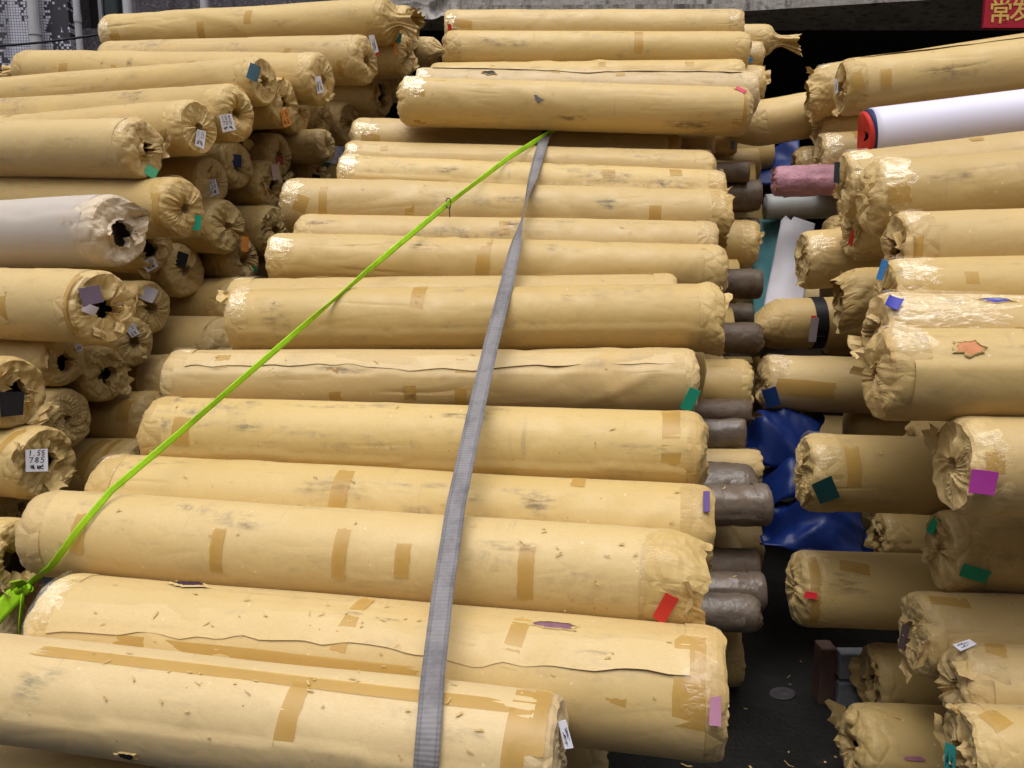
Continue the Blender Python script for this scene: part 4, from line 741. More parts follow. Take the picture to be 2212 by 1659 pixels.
 ('R2', (1.4567, 3.6724, 2.2732), (3.0368, 3.4593, 2.4075), 0.118, 'l', 'right-stack roll with a taped seam, lying just in front of the uppermost one', {'rubs': [(2050, 150, 160, 20, 1)], 'over': 20, 'end': 'pleat', 'tapes': [(1915, 170, 22, 36, 0), (1845, 180, 40, 36, -12)], 'tags': [('label', 'white', 1813, 185, 8, 30, 0)]}),
 ('R3', (1.9021, 4.5004, 2.191), (3.4893, 4.3335, 2.3044), 0.151, 'l', 'roll showing as a strip just above the white sheet roll', {'end': 'pleat'}),
 ('R4', (1.4026, 3.2415, 2.0117), (2.9795, 3.0262, 2.1759), 0.1015, 'l', 'white vinyl sheet roll with blue and red layers at its open end', {'mat': 'white', 'end': 'layers'}),
 ('R5', (1.2627, 4.3031, 2.2185), (2.8427, 4.2284, 2.4593), 0.1152, 'l', 'lone roll jutting into the dark gap with a folded wedge end', {'end': 'wedge'}),
 ('R6', (1.2205, 2.9862, 1.7998), (2.7976, 2.7709, 1.9614), 0.118, 'l', 'roll with a dark slate swatch wrapped over its rounded end', {'end': 'pleat', 'endtape': 1, 'tags': [('swatch', 'slate', 1816, 372, 14, 44, 5)], 'tapes': [(2110, 300, 26, 16, 0)]}),
 ('R7', (1.1253, 2.5428, 1.7235), (2.7116, 2.3518, 1.8087), 0.118, 'l', 'thick right-stack roll with wide golden tape near its crumpled end', {'rubs': [(2060, 380, 140, 20, 1)], 'end': 'pleat', 'endtape': 1, 'tapes': [(1930, 420, 70, 36, -6)]}),
 ('R8', (1.497, 3.9998, 1.994), (3.0822, 3.79, 2.0491), 0.1349, 'l', 'roll with white film on its shoulder beneath the white sheet roll', {'end': 'pleat', 'endtape': 1}),
 ('R9', (1.1162, 2.3413, 1.566), (2.7091, 2.1969, 1.6092), 0.1044, 'l', 'roll with cellophane-wrapped dented end and scratch marks on its side', {'rubs': [(2050, 490, 90, 16, 1)], 'end': 'torn', 'tapes': [(1968, 545, 44, 60, 0)]}),
 ('R10', (1.0306, 2.1887, 1.4367), (2.6239, 2.0498, 1.4818), 0.101, 'l', 'roll with a sky blue paper slip at its shiny taped shoulder', {'end': 'pleat', 'endtape': 1, 'tags': [('swatch', 'sky', 1917, 583, 16, 44, 18)], 'tapes': [(2100, 600, 28, 24, 0)]}),
 ('R11', (0.9358, 2.0227, 1.3552), (2.5282, 1.8687, 1.3385), 0.1011, 'l', 'plastic-covered roll with blue label and a torn blue streak', {'end': 'torn', 'endtape': 1, 'tags': [('swatch', 'ultra', 1930, 656, 30, 30, 25)], 'holes': [(2150, 651, 70, 12, 'ultra')], 'film': 1}),
 ('R12', (0.8674, 1.8455, 1.2747), (2.4588, 1.6802, 1.288), 0.1082, 'l', 'thickest right-stack roll with a torn orange gash in its top', {'end': 'torn', 'hole': 0.2, 'holes': [(2096, 752, 70, 26, 'orangeflesh')], 'endtape': 1}),
 ('R13', (1.0022, 1.7448, 1.0822), (2.5962, 1.6061, 1.0841), 0.1115, 'l', 'roll with a magenta square swatch on its pleated end', {'end': 'pleat', 'hole': 0.22, 'tags': [('swatch', 'magenta', 2121, 1040, 52, 52, 4)], 'tapes': [(2150, 1000, 40, 40, 0)]}),
 ('R14', (0.8988, 2.3524, 0.8975), (2.4902, 2.1861, 0.8971), 0.1182, 'l', 'roll with a dark green swatch folded over its taped end', {'end': 'pleat', 'tags': [('swatch', 'darkgreen', 1783, 1058, 44, 50, -25)], 'endtape': 1, 'tapes': [(1845, 1030, 30, 120, 0)]}),
 ('R15', (1.062, 3.2944, 1.0194), (2.6532, 3.1266, 1.0131), 0.118, 'l', 'roll with layered glossy tape and a blue diamond swatch at its end', {'end': 'pleat', 'endtape': 1, 'tags': [('swatch', 'blue', 1660, 858, 30, 44, -20)], 'wr': 1.5, 'tapes': [(1740, 840, 120, 30, 3)]}),
 ('R16', (1.4568, 3.8211, 0.6587), (3.0469, 3.6433, 0.6493), 0.118, 'l', 'roll end hidden behind the dark-green-swatch roll', {'end': 'pleat'}),
 ('R17', (1.2281, 3.7662, 1.2267), (2.8233, 3.657, 1.2851), 0.118, 'l', 'roll with a pointed wedge end and black band around its middle', {'end': 'wedge', 'tags': [('band', 'black', 1778, 705, 26, 90, 0), ('swatch', 'greylilac', 1757, 712, 16, 52, 2), ('swatch', 'red', 1757, 686, 10, 8, 2)]}),
 ('R18', (1.6072, 4.043, 1.1606), (3.2003, 3.8953, 1.1755), 0.1175, 'l', 'roll with film-glazed crumpled end touching the black-banded roll', {'end': 'torn', 'endtape': 1}),
 ('R19', (1.2047, 2.8362, 1.4015), (2.7971, 2.6808, 1.4097), 0.1015, 'l', 'roll with a peaked paper flap over its creased end', {'end': 'skirt'}),
 ('R20', (1.2149, 3.3554, 1.5274), (2.8074, 3.2146, 1.5902), 0.1192, 'l', 'shaded roll with a plain end beside the hanging white sheet', {'end': 'pleat', 'mat': 'dark2'}),
 ('R21', (1.7414, 5.0506, 1.21), (3.3363, 4.9578, 1.2976), 0.1402, 'l', 'strip of a shaded roll just above the wedge-ended roll', {'end': 'flat', 'mat': 'dark2'}),
 ('R22', (1.5056, 3.8291, 1.615), (3.0968, 3.6678, 1.6612), 0.118, 'l', 'roll with crinkled film-covered end beside the plain shaded roll', {'end': 'torn'}),
 ('R23', (1.3329, 3.1449, 1.6386), (2.9229, 2.9774, 1.6993), 0.1147, 'l', 'roll with torn red scrap at the rim of its end', {'end': 'torn', 'tags': [('swatch', 'red', 1848, 512, 10, 34, 15)]}),
 ('R24', (1.3908, 3.3658, 1.7759), (2.9782, 3.1787, 1.8458), 0.1181, 'l', 'yellowish roll with loose paper between the slate-swatch roll and the thick one', {'end': 'torn'}),
 ('R25', (1.5355, 4.1284, 2.1647), (3.1229, 3.9549, 2.2637), 0.0922, 'l', 'shaded roll under the uppermost right rolls', {'end': 'torn', 'mat': 'dark2'}),
 ('R26', (1.48, 4.2304, 1.9965), (3.0663, 4.0294, 2.0554), 0.0999, 'l', 'stubby roll with ragged rim above the pink crumpled roll', {'end': 'torn'}),
 ('R27', (1.2505, 3.8621, 1.89), (2.838, 3.6639, 1.9112), 0.0697, 'l', 'roll end wrapped in crumpled pink paper', {'mat': 'pink', 'end': 'torn'}),
 ('R28', (1.2769, 4.1254, 1.788), (2.8678, 3.9559, 1.8104), 0.0631, 'l', 'grey-white plastic tube in the gap with a red strip', {'mat': 'greywhite', 'end': 'bare', 'tags': [('swatch', 'red', 1715, 474, 26, 8, 0)]}),
 ('R29', (0.928, 2.4355, 0.4897), (2.5211, 2.2871, 0.4835), 0.1194, 'l', 'yellow-taped roll with a red paper tab sticking from its end', {'rubs': [(1830, 1260, 110, 50, 1)], 'end': 'pleat', 'endtape': 1, 'tags': [('tab', 'redtab', 1697, 1283, 26, 14, 4)], 'tapes': [(1760, 1280, 30, 140, 0), (1845, 1225, 60, 24, 10)]}),
 ('R30', (1.1048, 2.0339, 0.5316), (2.697, 1.8781, 0.5537), 0.1132, 'l', 'roll with a grey stiff swatch dangling from its open end', {'end': 'torn', 'hole': 0.3, 'tags': [('swatch', 'taupe', 1963, 1376, 16, 54, -4)], 'tapes': [(2050, 1300, 80, 24, 6)]}),
 ('R31', (1.2255, 2.1587, 0.7212), (2.8171, 1.9956, 0.7354), 0.1155, 'l', 'roll with a green swatch wrapped under its pale folded end', {'end': 'pleat', 'hole': 0.05, 'tags': [('swatch', 'green', 2028, 1135, 18, 40, 20), ('swatch', 'green', 2105, 1238, 56, 30, 15)]}),
 ('R32', (1.472, 2.323, 0.6803), (3.0653, 2.1774, 0.6826), 0.0874, 'l', 'roll end with a turquoise swatch tucked under the magenta-swatch roll', {'end': 'torn', 'tags': [('swatch', 'turquoise', 2168, 1168, 32, 52, -8)]}),
 ('R33', (1.4142, 2.9204, 0.4844), (3.0071, 2.7699, 0.4872), 0.0991, 'l', 'shaded roll with a torn flared end and a scrap of white label', {'end': 'torn', 'mat': 'dark2', 'hole': 0.4}),
 ('R34', (1.1785, 2.4211, 0.1763), (2.7728, 2.2865, 0.1813), 0.118, 'l', 'shadowed roll with collapsed film-wrapped end low in the right stack', {'end': 'torn', 'mat': 'dark2'}),
 ('R35', (1.1128, 1.8307, 0.5014), (2.7055, 1.6785, 0.5042), 0.0985, 'l', 'roll with a white card standing on its crumpled end', {'end': 'torn', 'endtape': 1, 'tags': [('label', 'white', 2077, 1396, 20, 44, 38)], 'tapes': [(2150, 1400, 40, 50, 20)]}),
 ('R36', (1.0003, 2.1156, 0.1444), (2.5941, 1.9746, 0.1476), 0.118, 'l', 'bottom roll with a pink mark on its side, resting near the floor', {'end': 'torn', 'holes': [(1976, 1638, 44, 8, 'pinkmark')]}),
 ('R37', (1.0279, 1.6531, 0.4402), (2.6209, 1.5037, 0.4406), 0.1007, 'l', 'bottom corner roll with a teal handwritten card in its open end', {'end': 'torn', 'hole': 0.3, 'tags': [('label', 'teal', 2066, 1640, 26, 60, -15)], 'tapes': [(2150, 1555, 50, 40, -30)]}),
 ('R38', (1.4669, 2.1775, 0.4741), (3.0609, 2.0384, 0.4791), 0.0888, 'l', 'roll end just entering beside the white-card roll', {'end': 'pleat'}),
 ('R39', (1.666, 3.748, 0.1348), (3.2592, 3.6006, 0.1385), 0.0774, 'l', 'roll of blue vinyl with a frayed edge low in the gap', {'mat': 'bluevinyl', 'end': 'bare'}),
 ('R40', (1.3949, 2.6686, 0.9048), (2.9875, 2.5152, 0.9076), 0.092, 'l', 'roll with a dark crumpled end between the dark-green and magenta swatch rolls', {'end': 'torn'}),
 ('R41', (2.1122, 5.0429, 0.8573), (3.7063, 4.9066, 0.876), 0.1475, 'l', 'small roll with a violet-blue swatch under the wedge-ended roll', {'end': 'pleat', 'tags': [('swatch', 'ultra', 1823, 758, 22, 20, -20)]}),
 ('R42', (1.2099, 4.2261, 1.0018), (2.801, 4.0581, 0.9904), 0.1037, 'l', 'dark grey dusty roll with a rounded end deep in the gap', {'mat': 'grey', 'end': 'wedge0'}),
 ('R43', (1.2638, 4.3324, 0.8083), (2.8553, 4.168, 0.7989), 0.1274, 'l', 'dark roll with a torn blue spot at the back of the gap', {'mat': 'grey', 'end': 'flat'}),
]
FILL = [
 ('M', (-0.248, 4.398, 0.522), (1.349, 4.302, 0.522), 0.119),
 ('M', (-0.362, 4.098, 0.922), (1.236, 4.002, 0.922), 0.117),
 ('M', (-0.869, 3.048, 1.122), (0.728, 2.952, 1.122), 0.118),
 ('M', (-0.599, 3.648, 1.222), (0.998, 3.552, 1.222), 0.106),
 ('M', (-0.27, 4.348, 1.222), (1.327, 4.252, 1.222), 0.111),
 ('M', (-0.497, 3.948, 1.422), (1.1, 3.852, 1.422), 0.106),
 ('M', (-0.235, 4.498, 1.422), (1.363, 4.402, 1.422), 0.111),
 ('M', (-0.132, 4.698, 1.522), (1.465, 4.602, 1.522), 0.113),
 ('M', (-0.06, 4.898, 1.622), (1.537, 4.802, 1.622), 0.114),
 ('M', (-0.216, 4.548, 1.722), (1.381, 4.452, 1.722), 0.107),
 ('M', (-0.302, 4.448, 1.922), (1.295, 4.352, 1.922), 0.119),
 ('M', (-0.218, 4.648, 2.022), (1.379, 4.552, 2.022), 0.107),
 ('M', (-0.082, 4.848, 2.122), (1.515, 4.752, 2.122), 0.108),
 ('L', (-2.025, 5.297, 1.972), (-0.54, 4.703, 1.972), 0.113),
 ('R', (1.746, 4.33, 0.164), (3.338, 4.17, 0.18), 0.119),
 ('R', (1.682, 4.08, 0.214), (3.274, 3.92, 0.23), 0.117),
 ('R', (1.58, 3.83, 0.314), (3.171, 3.67, 0.33), 0.116),
 ('R', (1.433, 3.38, 0.814), (3.025, 3.22, 0.83), 0.114),
 ('R', (1.716, 4.48, 1.364), (3.308, 4.32, 1.38), 0.119),
]
GREY = [(0.1808, 4.0505, 2.1793), (0.1662, 3.965, 2.1331), (0.1522, 3.8827, 2.0888), (0.1387, 3.8036, 2.0461), (0.1257, 3.7274, 2.0051), (0.1147, 3.6539, 1.9651), (0.1041, 3.5831, 1.9265), (0.0939, 3.5148, 1.8893), (0.084, 3.4489, 1.8534), (0.0745, 3.3852, 1.8187), (0.0653, 3.3237, 1.7852), (0.0564, 3.2641, 1.7528), (0.0478, 3.2066, 1.7215), (0.0395, 3.1508, 1.6911), (0.0314, 3.0969, 1.6617), (0.0237, 3.0445, 1.6332), (0.0174, 2.9938, 1.6053), (0.0113, 2.9445, 1.5782), (0.0054, 2.8968, 1.5519), (-0.0004, 2.8504, 1.5264), (-0.006, 2.8053, 1.5016), (-0.0114, 2.7615, 1.4775), (-0.0174, 2.719, 1.4543), (-0.0234, 2.6777, 1.4317), (-0.0292, 2.638, 1.4097), (-0.0349, 2.5993, 1.3884), (-0.0404, 2.5617, 1.3675), (-0.0458, 2.525, 1.3472), (-0.051, 2.4893, 1.3274), (-0.0561, 2.4545, 1.3081), (-0.0611, 2.4205, 1.2893), (-0.0655, 2.3873, 1.2709), (-0.0696, 2.355, 1.2528), (-0.0737, 2.3234, 1.2352), (-0.0777, 2.2925, 1.218), (-0.0816, 2.2624, 1.2012), (-0.0853, 2.233, 1.1848), (-0.089, 2.2042, 1.1688), (-0.0927, 2.1761, 1.1531), (-0.0962, 2.1486, 1.1378), (-0.0994, 2.1218, 1.1228), (-0.1025, 2.0955, 1.108), (-0.1056, 2.0697, 1.0936), (-0.1086, 2.0446, 1.0796), (-0.1115, 2.0199, 1.0658), (-0.1144, 1.9958, 1.0523), (-0.1172, 1.9722, 1.039), (-0.1199, 1.949, 1.0261), (-0.1226, 1.9263, 1.0134), (-0.1252, 1.9041, 1.001), (-0.1278, 1.8823, 0.9888), (-0.1304, 1.861, 0.9768), (-0.1328, 1.8401, 0.9651), (-0.1345, 1.8195, 0.9535), (-0.1358, 1.7993, 0.942), (-0.1371, 1.7795, 0.9308), (-0.1384, 1.7601, 0.9198), (-0.1397, 1.7411, 0.9089), (-0.1409, 1.7224, 0.8983), (-0.1421, 1.704, 0.8879), (-0.1433, 1.686, 0.8776), (-0.1444, 1.6683, 0.8676), (-0.1456, 1.6509, 0.8577), (-0.1467, 1.6338, 0.848), (-0.1478, 1.617, 0.8384), (-0.1488, 1.6005, 0.829), (-0.1493, 1.5843, 0.8198), (-0.1499, 1.5683, 0.8106), (-0.1504, 1.5526, 0.8017), (-0.151, 1.5372, 0.7929), (-0.1515, 1.522, 0.7842), (-0.152, 1.5071, 0.7757), (-0.1525, 1.4925, 0.7673), (-0.1531, 1.478, 0.759), (-0.1535, 1.4638, 0.7509), (-0.154, 1.4498, 0.7429), (-0.1542, 1.4361, 0.735), (-0.1541, 1.4225, 0.7272), (-0.154, 1.4092, 0.7195), (-0.1539, 1.3961, 0.712), (-0.1538, 1.3831, 0.7045), (-0.1537, 1.3709, 0.6969), (-0.1539, 1.3605, 0.6883), (-0.1542, 1.3515, 0.679), (-0.1546, 1.3439, 0.6689), (-0.1552, 1.3376, 0.6581), (-0.1559, 1.3325, 0.6466), (-0.1568, 1.3288, 0.6342), (-0.1578, 1.3265, 0.6208), (-0.1591, 1.326, 0.6061)]
GREEN = [(0.2387, 4.0348, 2.1703), (0.2094, 3.9897, 2.1475), (0.1808, 3.9456, 2.1252), (0.1528, 3.9024, 2.1034), (0.1253, 3.86, 2.082), (0.0984, 3.8186, 2.061), (0.072, 3.7779, 2.0405), (0.0462, 3.7381, 2.0203), (0.0208, 3.699, 2.0006), (-0.004, 3.6607, 1.9812), (-0.0274, 3.6229, 1.9608), (-0.0498, 3.5857, 1.9399), (-0.0717, 3.5491, 1.9195), (-0.0933, 3.5133, 1.8994), (-0.1144, 3.4782, 1.8797), (-0.1352, 3.4436, 1.8604), (-0.1556, 3.4097, 1.8414), (-0.1756, 3.3764, 1.8228), (-0.1952, 3.3438, 1.8045), (-0.2145, 3.3116, 1.7865), (-0.2335, 3.2801, 1.7688), (-0.2522, 3.2491, 1.7514), (-0.2698, 3.2185, 1.7335), (-0.2871, 3.1884, 1.7159), (-0.3041, 3.1588, 1.6985), (-0.3208, 3.1297, 1.6814), (-0.3372, 3.1011, 1.6646), (-0.3533, 3.073, 1.6481), (-0.3692, 3.0453, 1.6318), (-0.3849, 3.0181, 1.6158), (-0.4002, 2.9913, 1.6001), (-0.4154, 2.9649, 1.5846), (-0.4303, 2.939, 1.5694), (-0.4449, 2.9135, 1.5544), (-0.4593, 2.8884, 1.5396), (-0.4736, 2.8636, 1.5251), (-0.4875, 2.8392, 1.5108), (-0.5012, 2.8152, 1.4966), (-0.5146, 2.7916, 1.4825), (-0.5277, 2.7683, 1.4685), (-0.5406, 2.7453, 1.4548), (-0.5534, 2.7227, 1.4413), (-0.566, 2.7004, 1.428), (-0.5783, 2.6784, 1.4149), (-0.5915, 2.6609, 1.4017), (-0.6044, 2.6436, 1.3887), (-0.6173, 2.6265, 1.3758), (-0.63, 2.6096, 1.3631), (-0.6425, 2.5929, 1.3505), (-0.6549, 2.5764, 1.338), (-0.6672, 2.56, 1.3257), (-0.6793, 2.5439, 1.3136), (-0.6913, 2.5279, 1.3015), (-0.7032, 2.512, 1.2896), (-0.7149, 2.4964, 1.2778), (-0.7266, 2.4809, 1.2662), (-0.738, 2.4656, 1.2546), (-0.7494, 2.4504, 1.2432), (-0.7606, 2.4354, 1.2318), (-0.7717, 2.4205, 1.2206), (-0.7827, 2.4059, 1.2095), (-0.7935, 2.3913, 1.1985), (-0.8043, 2.3769, 1.1877), (-0.8149, 2.3627, 1.1769), (-0.8255, 2.3486, 1.1663), (-0.8359, 2.3346, 1.1557), (-0.8462, 2.3208, 1.1453), (-0.8565, 2.3071, 1.135), (-0.8666, 2.2936, 1.1247), (-0.8766, 2.2802, 1.1146), (-0.8865, 2.2669, 1.1046), (-0.8964, 2.2538, 1.0947), (-0.9061, 2.2408, 1.0848), (-0.9157, 2.2279, 1.0751), (-0.9253, 2.2151, 1.0655), (-0.9348, 2.2025, 1.0561), (-0.9443, 2.19, 1.0468), (-0.9537, 2.1777, 1.0376), (-0.9631, 2.1654, 1.0285), (-0.9723, 2.1533, 1.0195), (-0.9814, 2.1413, 1.0105), (-0.9905, 2.1294, 1.0017), (-0.9995, 2.1176, 0.9929), (-1.0084, 2.1059, 0.9842), (-1.0172, 2.0943, 0.9756), (-1.0259, 2.0828, 0.9671), (-1.0345, 2.0715, 0.9587), (-1.0431, 2.0602, 0.9503), (-1.0516, 2.0491, 0.942), (-1.0599, 2.038, 0.9337), (-1.0663, 2.0267, 0.9236), (-1.0725, 2.0155, 0.9135), (-1.0788, 2.0045, 0.9036), (-1.0849, 1.9935, 0.8937), (-1.091, 1.9826, 0.8839), (-1.0981, 1.9737, 0.8736), (-1.1062, 1.9667, 0.8627), (-1.1146, 1.9612, 0.8508), (-1.1235, 1.9573, 0.8381), (-1.1333, 1.9552, 0.8248), (-1.1443, 1.955, 0.8107), (-1.1566, 1.9569, 0.7958), (-1.1703, 1.9612, 0.7799), (-1.1861, 1.9688, 0.7626), (-1.2053, 1.9811, 0.7437), (-1.2309, 1.9988, 0.7257), (-1.2801, 2.0539, 0.6919), (-1.3321, 2.1123, 0.6561), (-1.3873, 2.1741, 0.6181), (-1.4459, 2.2398, 0.5778)]

for k, (rid, A, B, r, anchor, label, o) in enumerate(TABLE): build_roll(rid, A, B, r, label, o, anchor, GROUPS[rid[0]], k)

# rolls lying deeper inside the three stacks, seen only through the chinks
for k, (st, A, B, r) in enumerate(FILL):
    rng = np.random.default_rng(9000+k)
    R = Roll(); R.M, R.L = frame(A, B); R.r = r
    R.o = empty('kraft_wrapped_roll', mat=R.M); tag(R.o, dict(M='kraft-wrapped roll buried inside the main stack, glimpsed through chinks', L='kraft-wrapped roll buried inside the left stack, glimpsed through chinks', R='kraft-wrapped roll buried inside the right stack, glimpsed through chinks')[st], 'roll', dict(M='buried rolls of the main stack', L='buried rolls of the left stack', R='buried rolls of the right stack')[st])
    V, Fc, uv = body_mesh(R, 16, 32, rng, .6, None, True, True, -R.L/2+.03, R.L/2-.03); b = mesh_obj('wrapping', V, Fc, M_KRAFT, R.o, uv, smooth=True); b['wr'] = .5; b['smudge'] = .3; b['tint'] = 0.0

# ------------------------------------------------------------------ lashing straps
def strap_mat(name, c1, c2, scale, spec=.3):
    t = NT(name); tc = t.new('ShaderNodeTexCoord'); uv = tc.outputs['UV']; v = t.coords(); w = t.new('ShaderNodeTexWave'); w.bands_direction = 'X'; t.l.new(uv, w.inputs[0]); w.inputs['Scale'].default_value = scale; w.inputs['Distortion'].default_value = .6
    sx = t.new('ShaderNodeSeparateXYZ'); t.l.new(uv, sx.inputs[0]); edge = t.math('MULTIPLY', t.ramp(t.math('ABSOLUTE', t.math('SUBTRACT', t.math('ABSOLUTE', t.math('SUBTRACT', sx.outputs[1], .5)), .33)), .02, .05, 1, 0), .4)
    c = t.mix(t.ramp(w.outputs[0], .2, .8, .0, .16), c1, c2); c = t.mix(edge, c, c2); c = t.mix(t.ramp(t.noise(v, 9, 5, .75), .45, .68, 0, .75), c, c2)
    return t.fin(c, .6, t.bump(w.outputs[0], .22, .002), **{'Specular IOR Level': spec})
M_GREYSTRAP = strap_mat('grey_webbing', (.235, .22, .225, 1), (.085, .075, .08, 1), 34); M_LIME = strap_mat('lime_webbing', (.44, .80, .02, 1), (.22, .48, .012, 1), 110)
def ribbon(name, pts, width, twist, mat, parent=None, axis=Vector((1, -.1, 0)), thick=.0022):
    pts = [Vector(p) for p in pts]; V = []; uv = []; s = 0.0; n = len(pts); K = 5
    for i, p in enumerate(pts):
        t = (pts[min(i+1, n-1)]-pts[max(i-1, 0)]).normalized(); vv = (CAMV-p).normalized(); w = (axis-t*axis.dot(t)).normalized() if axis is not None else t.cross(vv).normalized(); nn = w.cross(t); 
        if nn.dot(CAMV-p) < 0: nn = -nn
        a = twist(i/(n-1)); w2 = w*math.cos(a)+nn*math.sin(a); wd = width(i/(n-1)) if callable(width) else width
        if i: s += (p-pts[i-1]).length
        for k in range(K): q = k/(K-1); V.append(p+w2*((q-.5)*wd)); uv.append((s, q))
    o = mesh_obj(name, [tuple(v) for v in V], grid_faces(n, K), mat, parent, uv, smooth=True); m = o.modifiers.new('thickness', 'SOLIDIFY'); m.thickness = thick; m.offset = 0
    return o
def bump1(x, c, w): return math.exp(-((x-c)/w)**2)
go = ribbon('lashing_strap', GREY, .047, lambda s: 1.25*bump1(s, .135, .05), M_GREYSTRAP); tag(go, 'dirty grey webbing strap running down over the main stack', 'strap')
gr = ribbon('lashing_strap', GREEN, lambda s: .022-.005*s, lambda s: .25+.85*bump1(s, .40, .06)+.5*bump1(s, .16, .04)+.35*bump1(s, .62, .08)+.4*max(0, (s-.93)/.07), M_LIME, axis=None); tag(gr, 'lime green webbing strap slanting across the main stack to a knot', 'strap')
e = Vector(GREEN[-1])
dk = (e.y*cp-(e.z-EYE)*sp)*.985
lo_ = [e, W(30, 1288, dk*.985), W(0, 1320, dk*.97), W(-60, 1385, dk*.95), W(-160, 1480, dk*.93)]
ribbon('strap_tail', lo_, lambda s: .02+.03*min(1, s*4), lambda s: .15, M_LIME, gr, axis=None, thick=.005)
ribbon('strap_end', [e, W(48, 1300, dk*.985), W(43, 1340, dk*.985), W(40, 1400, dk*.99)], lambda s: .010+.006*math.sin(3*s), lambda s: .5+1.2*s, M_LIME, gr, axis=None)
kr = np.random.default_rng(4)
for k, (px, py, rr, ry) in enumerate(((50, 1268, .016, .010), (40, 1272, .014, .011), (58, 1274, .012, .010))):
    c = W(px, py, dk*.97); th = np.linspace(0, 2*math.pi, 18, endpoint=False); ax = Vector((.7, .1*k, .7)).normalized(); b1 = ax.cross(Vector((0, 1, .2*k))).normalized(); b2 = ax.cross(b1)
    pts = [c+b1*math.cos(q)*rr+b2*math.sin(q)*ry+ax*.004*math.sin(2*q) for q in np.linspace(0, 6.4, 16)]; ribbon('knot_loop', pts, .018, lambda s: .3*math.sin(6*s), M_LIME, gr, axis=ax)
ribbon('knot_bow', [W(50, 1266, dk*.965), W(40, 1258, dk*.955), W(28, 1262, dk*.95), W(24, 1268, dk*.955)], .026, lambda s: .2, M_LIME, gr, axis=Vector((.5, -.1, .8)))
# black wire tie on the green strap
i0 = min(range(len(GREEN)), key=lambda i: (Vector(GREEN[i])-W(968, 441, Vector(GREEN[i]).y*cp-(Vector(GREEN[i]).z-EYE)*sp)).length); c = Vector(GREEN[i0])
pts = [c+Vector((.010*math.cos(q), -.012+.006*math.sin(q), .020*math.sin(q))) for q in np.linspace(0, 6.0, 16)]+[c+Vector((.004, -.016, -.03)), c+Vector((.006, -.018, -.055))]
V, Fc = tube(pts, .0022, 6); mesh_obj('wire_tie', V, Fc, M_WIRE, gr, smooth=True)

# ------------------------------------------------------------------ sheets in the gap
M_TARP = plain('blue_tarpaulin', (.004, .020, .13, 1), .45, 5, .35, 8, .35, .4, .012); M_TEALSH = plain('teal_sheet', (.10, .30, .33, 1), .45, 4, .15); M_WSH = plain('white_sheet', (.52, .50, .54, 1), .5, 10, .25, 12, .2)
tag(sheet('tarpaulin', [W(1592, 878, 3.5), W(1780, 878, 3.35), W(1600, 1012, 3.22), W(1765, 1004, 3.15)], 34, 30, .16, M_TARP, 11, lo=.10, hi=.5, sag=.10), 'upper lump of crumpled blue tarpaulin under the blue-diamond-swatch roll', 'tarpaulin')
tag(sheet('tarpaulin', [W(1618, 1000, 3.3), W(1790, 992, 3.2), W(1640, 1096, 3.05), W(1775, 1090, 3.0)], 30, 24, .15, M_TARP, 21, lo=.10, hi=.5, sag=.10), 'middle lump of crumpled blue tarpaulin behind the dark-green-swatch roll', 'tarpaulin')
tag(sheet('tarpaulin', [W(1634, 1080, 3.15), W(1865, 1075, 3.0), W(1652, 1212, 2.92), W(1868, 1212, 2.82)], 40, 30, .17, M_TARP, 31, lo=.10, hi=.5, sag=.12), 'lowest widest lump of crumpled blue tarpaulin above the red-tab roll', 'tarpaulin')
tag(sheet('tarpaulin', [W(1590, 345, 4.75), W(1730, 300, 4.6), W(1580, 398, 4.6), W(1735, 398, 4.4)], 26, 16, .05, M_TARP, 12, lo=.1, hi=.5), 'small blue tarpaulin fold behind the pink crumpled roll', 'tarpaulin')
tag(sheet('plastic_sheet', [W(1622, 474, 4.15), W(1702, 474, 4.1), W(1628, 690, 3.95), W(1672, 690, 3.9)], 18, 30, .07, M_TEALSH, 13, lo=.1, hi=.5), 'pale teal plastic sheet hanging beside the white sheet', 'sheet')
tag(sheet('plastic_sheet', [W(1686, 474, 4.0), W(1764, 478, 3.95), W(1636, 735, 3.72), W(1722, 735, 3.7)], 18, 36, .03, M_WSH, 14, lo=.2, hi=.7, sag=.03), 'long grey-white sheet hanging down into the gap', 'sheet')
# low crate of grey boards with a brown post
dcr = 2.86; base = W(1828, 1512, 1.0)-CAMV; dcr = EYE/(-base.z); cpos = CAMV+base*dcr; cpos.z = 0
ct = empty('wooden_crate', cpos); tag(ct, 'low crate of grey boards with a brown corner post', 'crate')
M_POST = plain('brown_post', (.17, .10, .08, 1), .7, 14, .6, 40, .5); M_BOARD = plain('grey_board', (.33, .34, .37, 1), .6, 18, .6, 40, .4)
box_obj('corner_post', (-.085, 0, .105), (.055, .07, .21), M_POST, ct, .005); box_obj('board', (.05, -.03, .05), (.205, .05, .09), M_BOARD, ct, .005); box_obj('board', (.05, -.03, .155), (.205, .05, .095), M_BOARD, ct, .005); box_obj('rail', (.05, -.02, .101), (.2, .03, .011), M_POST, ct, 0)
# flattened round lid on the ground
v = W(1690, 1502, 1.0)-CAMV; q = EYE/(-v.z); lc = CAMV+v*q; lc.z = 0
th = np.linspace(0, 2*math.pi, 32, endpoint=False); k = [(.046, .002), (.047, .008), (.040, .012), (.036, .009), (.02, .010), (.001, .012)]
V = np.vstack([np.stack([np.cos(th)*a*(1+.08*np.sin(2*th)), np.sin(th)*a*.8, np.full(32, z)+.003*np.sin(th+1)*(z > .005)], -1) for a, z in k]); lid = mesh_obj('flattened_lid', V, grid_faces(6, 32, True), plain('grey_lid', (.10, .09, .10, 1), .5, 30, .6), smooth=True); lid.location = lc; tag(lid, 'flattened grey lid lying on the dark ground', 'lid')

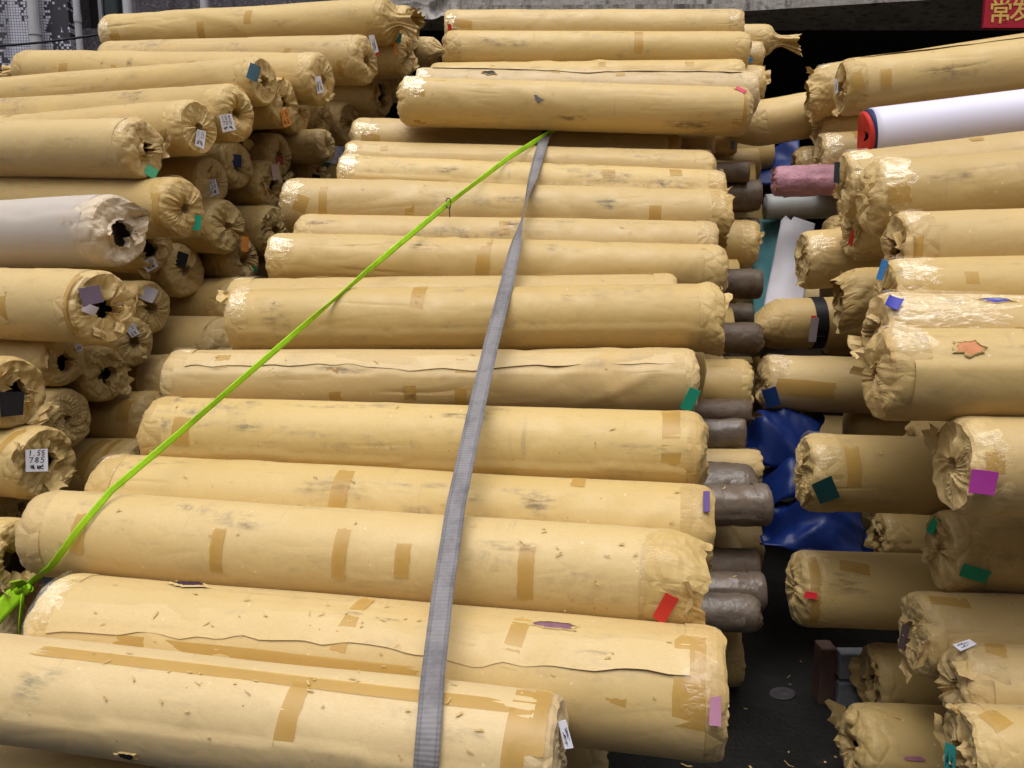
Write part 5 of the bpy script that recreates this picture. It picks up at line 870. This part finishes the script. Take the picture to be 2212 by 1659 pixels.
# ------------------------------------------------------------------ torn paper crumbs on the rolls and the ground
def ray_roll(px, py):
    best = None
    for R in ROLLS.values():
        Mi = R.Mi; o = Mi @ CAMV; d = Mi.to_3x3() @ (W(px, py, 1.0)-CAMV); a = d.y**2+d.z**2; b = 2*(o.y*d.y+o.z*d.z); c = o.y**2+o.z**2-(R.r*1.012)**2; D = b*b-4*a*c
        if D < 0: continue
        t = (-b-math.sqrt(D))/(2*a); p = o+d*t
        if abs(p.x) < R.L/2-.05 and (best is None or t < best[0]): best = (t, R, p)
    return best
for R in ROLLS.values(): R.Mi = R.M.inverted()
rng = np.random.default_rng(77); SV = []; SF = []; GV = []; GF = []
def crumb(V, Fc, c, t1, t2, n, l, w):
    i = len(V); cu = rng.uniform(.1, .5)*l
    for a in (-.5, 0, .5):
        for b in (-.5, .5): V.append(tuple(c+t1*(a*l)+t2*(b*w*(1-.6*abs(a)*rng.random()))+n*(.003+cu*(abs(a)*2)**2*(.5 if a < 0 else 1)*.6)))
    Fc += [(i, i+1, i+3, i+2), (i+2, i+3, i+5, i+4)]
cnt = 0
while cnt < 210:
    px, py = (rng.uniform(60, 1600), rng.uniform(20, 1640)) if rng.random() < .8 else (rng.uniform(0, 2212), rng.uniform(20, 1640))
    hit = ray_roll(px, py)
    if hit is None: continue
    t, R, p = hit; n = Vector((0, p.y, p.z)).normalized()
    wn3 = R.M.to_3x3() @ n
    if wn3.z < rng.uniform(-.1, .75): continue
    ang = rng.uniform(-.7, .7) if rng.random() < .7 else rng.uniform(0, 6.28); ax = Vector((1, 0, 0)); t2 = n.cross(ax); t1 = ax*math.cos(ang)+t2*math.sin(ang); t2 = n.cross(t1); m3 = R.M.to_3x3()
    crumb(SV, SF, R.M @ p, m3 @ t1, m3 @ t2, m3 @ n, rng.uniform(.005, .018), rng.uniform(.002, .005)); cnt += 1
tag(mesh_obj('paper_crumbs', SV, SF, M_KEND), 'torn bits of kraft paper scattered over the rolls', 'paper scraps', kind='stuff')
cl = [(rng.uniform(.2, 1.3), rng.uniform(1.6, 3.0)) for k in range(14)]
for k in range(120):
    c0 = cl[int(rng.integers(14))]; x, y = (c0[0]+rng.normal()*.07, c0[1]+rng.normal()*.07) if rng.random() < .7 else (rng.uniform(.15, 1.5), rng.uniform(1.5, 3.2)); a = rng.uniform(0, 6.28); crumb(GV, GF, Vector((x, y, .002)), Vector((math.cos(a), math.sin(a), 0)), Vector((-math.sin(a), math.cos(a), 0)), Vector((0, 0, 1)), rng.uniform(.006, .035), rng.uniform(.002, .008))
tag(mesh_obj('paper_crumbs', GV, GF, M_KEND), 'torn bits of kraft paper littering the ground', 'paper scraps', kind='stuff')
